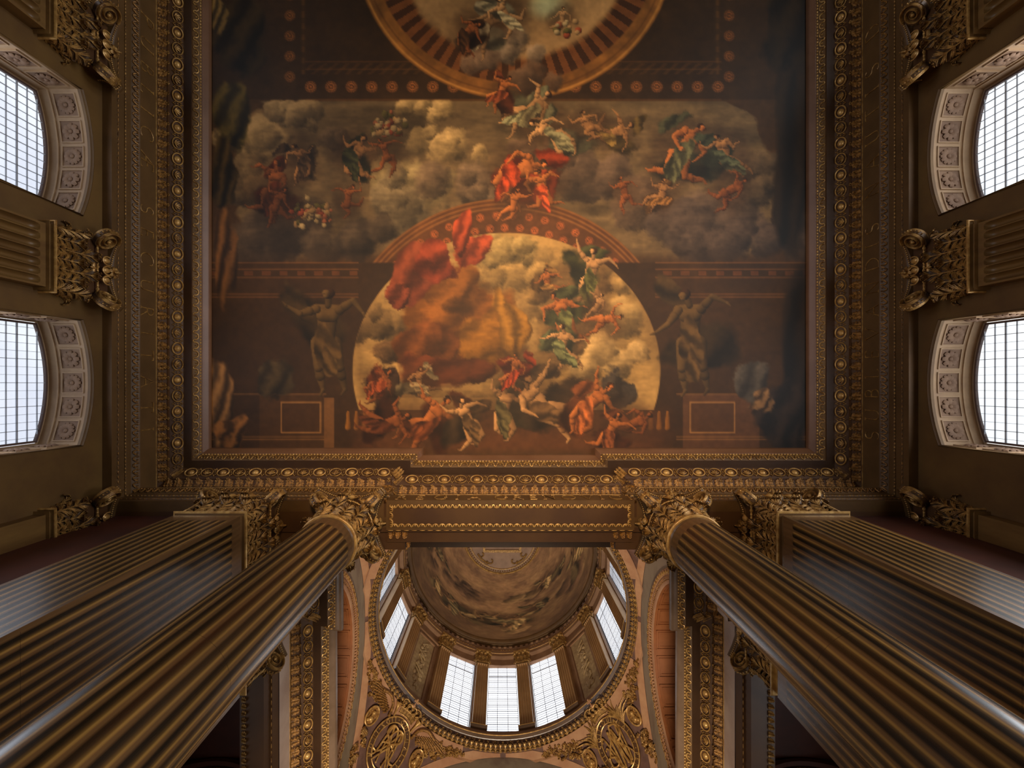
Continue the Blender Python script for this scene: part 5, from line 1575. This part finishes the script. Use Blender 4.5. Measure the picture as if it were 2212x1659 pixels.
for s in (-1, 1):
    side = 'left' if s < 0 else 'right'
    f, fr = pend_frame(s)
    # oval garter band with its motto
    car = empty('cypher_cartouche'); tag(car, 'gilt oval garter band with a motto round a cypher on the %s pendentive' % side, 'emblem', 'carved royal emblems of the pendentives')
    A1, B1, A2, B2 = .62, .80, .47, .64; CY = 0.0
    el = np.linspace(0, 2*PI, 64, endpoint=False)
    G = [[f(a_*math.cos(t), CY+b_*math.sin(t), o_) for t in el] for a_, b_, o_ in ((A1, B1, 0), (A1, B1, .07), (A2, B2, .07), (A2, B2, 0))]
    MB().grid(np.array(G), cv=True).build('garter_band', M['soffit'], car)
    mb = MB()
    mb.tube([f(A1*math.cos(t), CY+B1*math.sin(t), .08) for t in el], .022, 6, closed=True)
    mb.tube([f(A2*math.cos(t), CY+B2*math.sin(t), .08) for t in el], .018, 6, closed=True)
    mb.build('gilt_rims', M['gold2'], car)
    motto = 'HONI+SOIT+QUI+MAL+Y+PENSE'
    adv = [GL[c][0]+.12 for c in motto]; tot = sum(adv); mb = MB(); pos = 0
    start = math.radians(232)    # clockwise from the lower left
    Lr = 1.86*PI
    for c in motto:
        th = start-(pos+(GL[c][0])/2)/tot*Lr
        am, bm = (A1+A2)/2, (B1+B2)/2
        cx_, cy_ = am*math.cos(th), CY+bm*math.sin(th)
        nx, ny = math.cos(th)/am, math.sin(th)/bm; nl = math.hypot(nx, ny); nx /= nl; ny /= nl; tx, ty = ny, -nx
        hh = .105
        for st in GL[c][1]:
            pp = [((px-GL[c][0]/2)*hh*1.05, (py-.5)*hh) for px, py in st]
            mb.tube([f(cx_+tx*u+nx*v, cy_+ty*u+ny*v, .08) for u, v in pp], .0105, 5)
        pos += GL[c][0]+.12
    mb.build('motto_letters', M['gold2'], car, 60)
    # interlaced cypher
    mb = MB()
    if s < 0:
        strokes = [[(-.34, -.40), (-.40, -.28), (-.22, -.26), (.02, .10), (.16, .45), (.22, .10), (.26, -.30), (.34, -.42)],
                   [(.34, -.40), (.40, -.28), (.22, -.26), (-.02, .10), (-.16, .45), (-.22, .10), (-.26, -.30), (-.34, -.42)],
                   [(-.22, -.02), (0, .06), (.22, -.02)],
                   [(-.10, -.48), (-.14, 0), (-.02, .40), (.20, .44), (.26, .24), (.06, .08), (-.02, -.02), (.12, -.26), (.26, -.50)],
                   [(.10, -.48), (.14, 0), (.02, .40), (-.20, .44), (-.26, .24), (-.06, .08), (.02, -.02), (-.12, -.26), (-.26, -.50)]]
    else:
        strokes = [[(-.36, .30), (-.30, .38), (-.24, .20), (-.14, -.44), (-.06, -.40), (.04, .30), (.08, .34), (.16, -.40), (.22, -.36), (.30, .10), (.36, .34)],
                   [(.36, .44), (.30, .50), (.22, .20), (.14, -.46), (.06, -.40), (-.04, .30), (-.08, .34), (-.16, -.40), (-.22, -.36), (-.30, .10), (-.38, .10)],
                   [(.05, -.44), (.06, .10), (.05, .46), (.26, .44), (.32, .26), (.18, .10), (.06, .10), (.22, -.12), (.36, -.34)],
                   [(-.40, -.10), (-.42, -.30), (-.24, -.34), (-.20, -.18), (-.34, -.06), (-.10, .20), (.10, .50)]]
    for k, st in enumerate(strokes):
        P_l = curve(f, [(x*1.02, y*1.1) for x, y in st], .07+.012*k, 60); n = len(P_l)
        mb.tube(P_l, [.020+.016*math.sin(PI*i/n) for i in range(n)], 6)
        for e in (P_l[0], P_l[-1]): mb.ball(e, .034, 7, 5)
    mb.build('cypher', M['gold2'], car, 60)
    G = [[f(A2*q*math.cos(t), CY+B2*q*math.sin(t), .012) for t in el] for q in (.001, .5, 1.0)]
    MB().grid(np.array(G), cv=True).build('medallion_ground', M['pend'], car)
    # crown standing on the garter, its cross overlapping the ring
    cr = empty('crown'); tag(cr, 'gilt crown topped by a cross above the %s garter band' % side, 'crown', 'carved royal emblems of the pendentives')
    y0 = .84
    mb = MB(); G = [[f(u*(.27+.02*k), y0+h_+.03*math.cos(u*1.4), .05+.09*math.cos(u*1.4)) for u in np.linspace(-1, 1, 11)] for k, h_ in enumerate((0, .04, .12, .16))]
    mb.grid(np.array(G)); mb.tube([f(u*.28, y0+.03*math.cos(u*1.4), .06+.09*math.cos(u*1.4)) for u in np.linspace(-1, 1, 11)], .02, 6)
    mb.tube([f(u*.33, y0+.17+.03*math.cos(u*1.4), .06+.09*math.cos(u*1.4)) for u in np.linspace(-1, 1, 11)], .018, 6)
    mb.build('circlet', M['gold'], cr, 50)
    mb = MB()
    for u in (-1, -.5, 0, .5, 1):
        o = fr(u*.30, y0+.22, .13); mb.place(u_flower(.055, 4, .03), [o])
    for sx in (-1, 1):
        mb.tube(curve(f, [(sx*.30, y0+.20), (sx*.38, y0+.36), (sx*.26, y0+.44), (0, y0+.36)], .12), .022, 6)
        mb.tube(curve(f, [(sx*.14, y0+.20), (sx*.18, y0+.34), (sx*.10, y0+.40), (0, y0+.36)], .16), .020, 6)
        for t in np.linspace(0, 1, 8): mb.ball(f(sx*(.33+.05*math.sin(t*PI)-.25*t*t), y0+.24+.2*t**.7, .15), .016, 5, 4)
    mb.build('arches', M['gold2'], cr, 60)
    mb = MB(); mb.ball(f(0, y0+.42, .14), .055, 10, 7)
    for a_ in range(4):
        t = a_*PI/2; P0 = (0, y0+.56); mb.tube([f(P0[0], P0[1], .14), f(P0[0]+.09*math.cos(t), P0[1]+.09*math.sin(t), .14)], [.012, .034], 6)
    mb.build('orb_and_cross', M['salmon'], cr, 60)
    # oval portrait medallions
    for sx in (-1, 1):
        md = empty('oval_medallion'); which = ('upper', 'lower')[0 if sx == s else 1]
        tag(md, 'oval gilt medallion with a bust on the %s pendentive, the %s of its two' % (side, which), 'medallion', 'oval medallions of the pendentives')
        cx_, cy_ = sx*.98, .24
        MB().grid(np.array([[f(cx_+q*.20*math.cos(t), cy_+q*.29*math.sin(t), o_) for t in el[::2]] for q, o_ in ((1.0, 0), (1.0, .08), (.82, .07), (.001, .075))]), cv=True).build('ground', M['gilt_dark'], md)
        mb = MB(); mb.tube([f(cx_+.19*math.cos(t), cy_+.28*math.sin(t), .09) for t in el[::2]], .024, 6, closed=True); mb.build('rim', M['gold2'], md)
        mb = MB(); o = fr(cx_, cy_, .07)
        mb.ball(f(cx_, cy_+.09, .10), .065, 9, 6); mb.ball(f(cx_-sx*.01, cy_-.08, .09), .085, 9, 6); mb.tube([f(cx_, cy_+.04, .1), f(cx_, cy_-.06, .1)], .045, 7); mb.ball(f(cx_+.05*sx, cy_-.15, .09), .06, 7, 5); mb.ball(f(cx_-.07*sx, cy_-.12, .09), .05, 7, 5)
        mb.build('bust', M['gold2'], md, 60)
    # wings (left) or palm fronds (right) on both sides of the crown
    for sx in (-1, 1):
        pos = 'above' if sx == s else 'below'
        if s < 0:
            w = empty('carved_wing'); tag(w, 'dark gilt feathered wing spread %s the crown on the left pendentive' % pos, 'wing', 'pair of carved wings')
            mb = MB()
            for r_ in range(3):
                for k in range(9):
                    a0 = sx*(.62+.07*k+r_*.02); y_ = .62+.035*k-r_*.02
                    L_ = .26+.035*k-.06*r_; an_ = (-.9+.10*k)
                    mb.tube([f(a0, y_+.10-.04*r_, .05+.03*r_), f(a0+sx*L_*.5*math.cos(an_), y_+.1-.05*r_+L_*.5*math.sin(an_)*.5, .07+.03*r_), f(a0+sx*L_*math.cos(an_), y_+.1-.05*r_+L_*math.sin(an_)*.8, .04+.03*r_)], [.03, .036, .012], 6, flat=.6)
            mb.tube(curve(f, [(sx*.50, .55), (sx*.60, .86), (sx*.86, 1.02), (sx*1.20, .96)], .10), .045, 7)
            mb.build('feathers', M['gilt_dark'], w, 60)
            t_ = empty('carved_trumpet'); tag(t_, 'gilt trumpet beside the crown on the left pendentive, its bell %s' % ('on the upper side' if sx == s else 'on the lower side'), 'trumpet', 'pair of carved trumpets')
            mb = MB(); P_l = [f(sx*(.36+.10*q), .62+.42*q, .10) for q in np.linspace(0, 1, 8)]
            mb.tube(P_l, [.02, .022, .026, .03, .034, .045, .075, .11], 10); mb.build('tube_and_bell', M['gold2'], t_, 60)
        else:
            w = empty('carved_palm'); tag(w, 'gilt palm fronds fanning %s the crown on the right pendentive' % pos, 'palm', 'pair of carved palms')
            mb = MB()
            for k in range(10):
                a_ = math.radians(20+k*13); b0 = (sx*.55, .30+.02*k); L_ = .50+.20*math.sin(k)
                L_ = .52+.16*math.sin(k*1.3)
                e = (b0[0]+sx*L_*math.cos(a_)*1.2, b0[1]+L_*math.sin(a_)*1.1)
                md_ = ((b0[0]+e[0])/2-sx*.06, (b0[1]+e[1])/2+.09)
                if e[1] > 1.05: e = (e[0], 1.05)
                mb.tube(curve(f, [b0, md_, e], .08, 10), [.014+.022*math.sin(PI*min(1, (i+1)/9.)) for i in range(len(curve(f, [b0, md_, e], .08, 10)))], 6, flat=.6)
            mb.build('fronds', M['gold'], w, 60)
    # swags of flowers, leaves and berries running to the tips of the pendentive
    for sx in (-1, 1):
        sw = empty('floral_swag'); tag(sw, 'carved swag of flowers, leaves and berries tapering into the %s tip of the %s pendentive' % ('upper' if sx == s else 'far', side), 'swag', 'floral swags of the pendentives')
        fl_, lf_, be_ = MB(), MB(), MB(); rr = random.Random(60+sx+3*s)
        for k in range(44):
            q = (k+.5)/44; a_ = sx*(1.05+1.25*q); y_ = .62+.60*q**.8*1.05-.02; hw = .30*(1-q)**.8+.02
            for _ in range(2):
                yy = y_+rr.uniform(-hw, hw*.7); aa_ = a_+rr.uniform(-.06, .06); ty_ = rr.random()
                if math.hypot(aa_-sx*.98, yy-.24) < .3: continue
                if ty_ < .25: MB().place(u_flower(rr.uniform(.045, .085)*(1-.5*q), 6, .03), [fr(aa_, yy, .05)]).build('flower', M['gold'], sw, 60)
                elif ty_ < .75: lf_.place(LF, [fr(aa_, yy, .03, rr.uniform(0, 2*PI), rr.uniform(.6, 1.1)*(1-.5*q))])
                else:
                    be_ = MB(); be_.ball(f(aa_, yy, .04), .045*(1-.3*q), 7, 5)
                    for _ in range(4): be_.ball(f(aa_+rr.uniform(-.05, .05), yy+rr.uniform(-.05, .05), .07), rr.uniform(.015, .03)*(1-.3*q), 6, 4)
                    be_.build('berry_cluster', M['gold2'], sw, 60)
        for k in range(34):     # lower side of the cartouche
            aa_, yy = sx*rr.uniform(.70, 1.15), rr.uniform(-1.0, -.12)
            if abs(aa_) > 1.12+.25*yy: continue
            if k % 3 == 0: MB().place(u_flower(rr.uniform(.05, .10), 6, .035), [fr(aa_, yy, .05)]).build('flower', M['gold'], sw, 60)
            else: lf_.place(LF, [fr(aa_, yy, .03, rr.uniform(0, 2*PI), rr.uniform(.7, 1.2))])
        lf_.build('leaves', M['gilt_dark'], sw, 60)
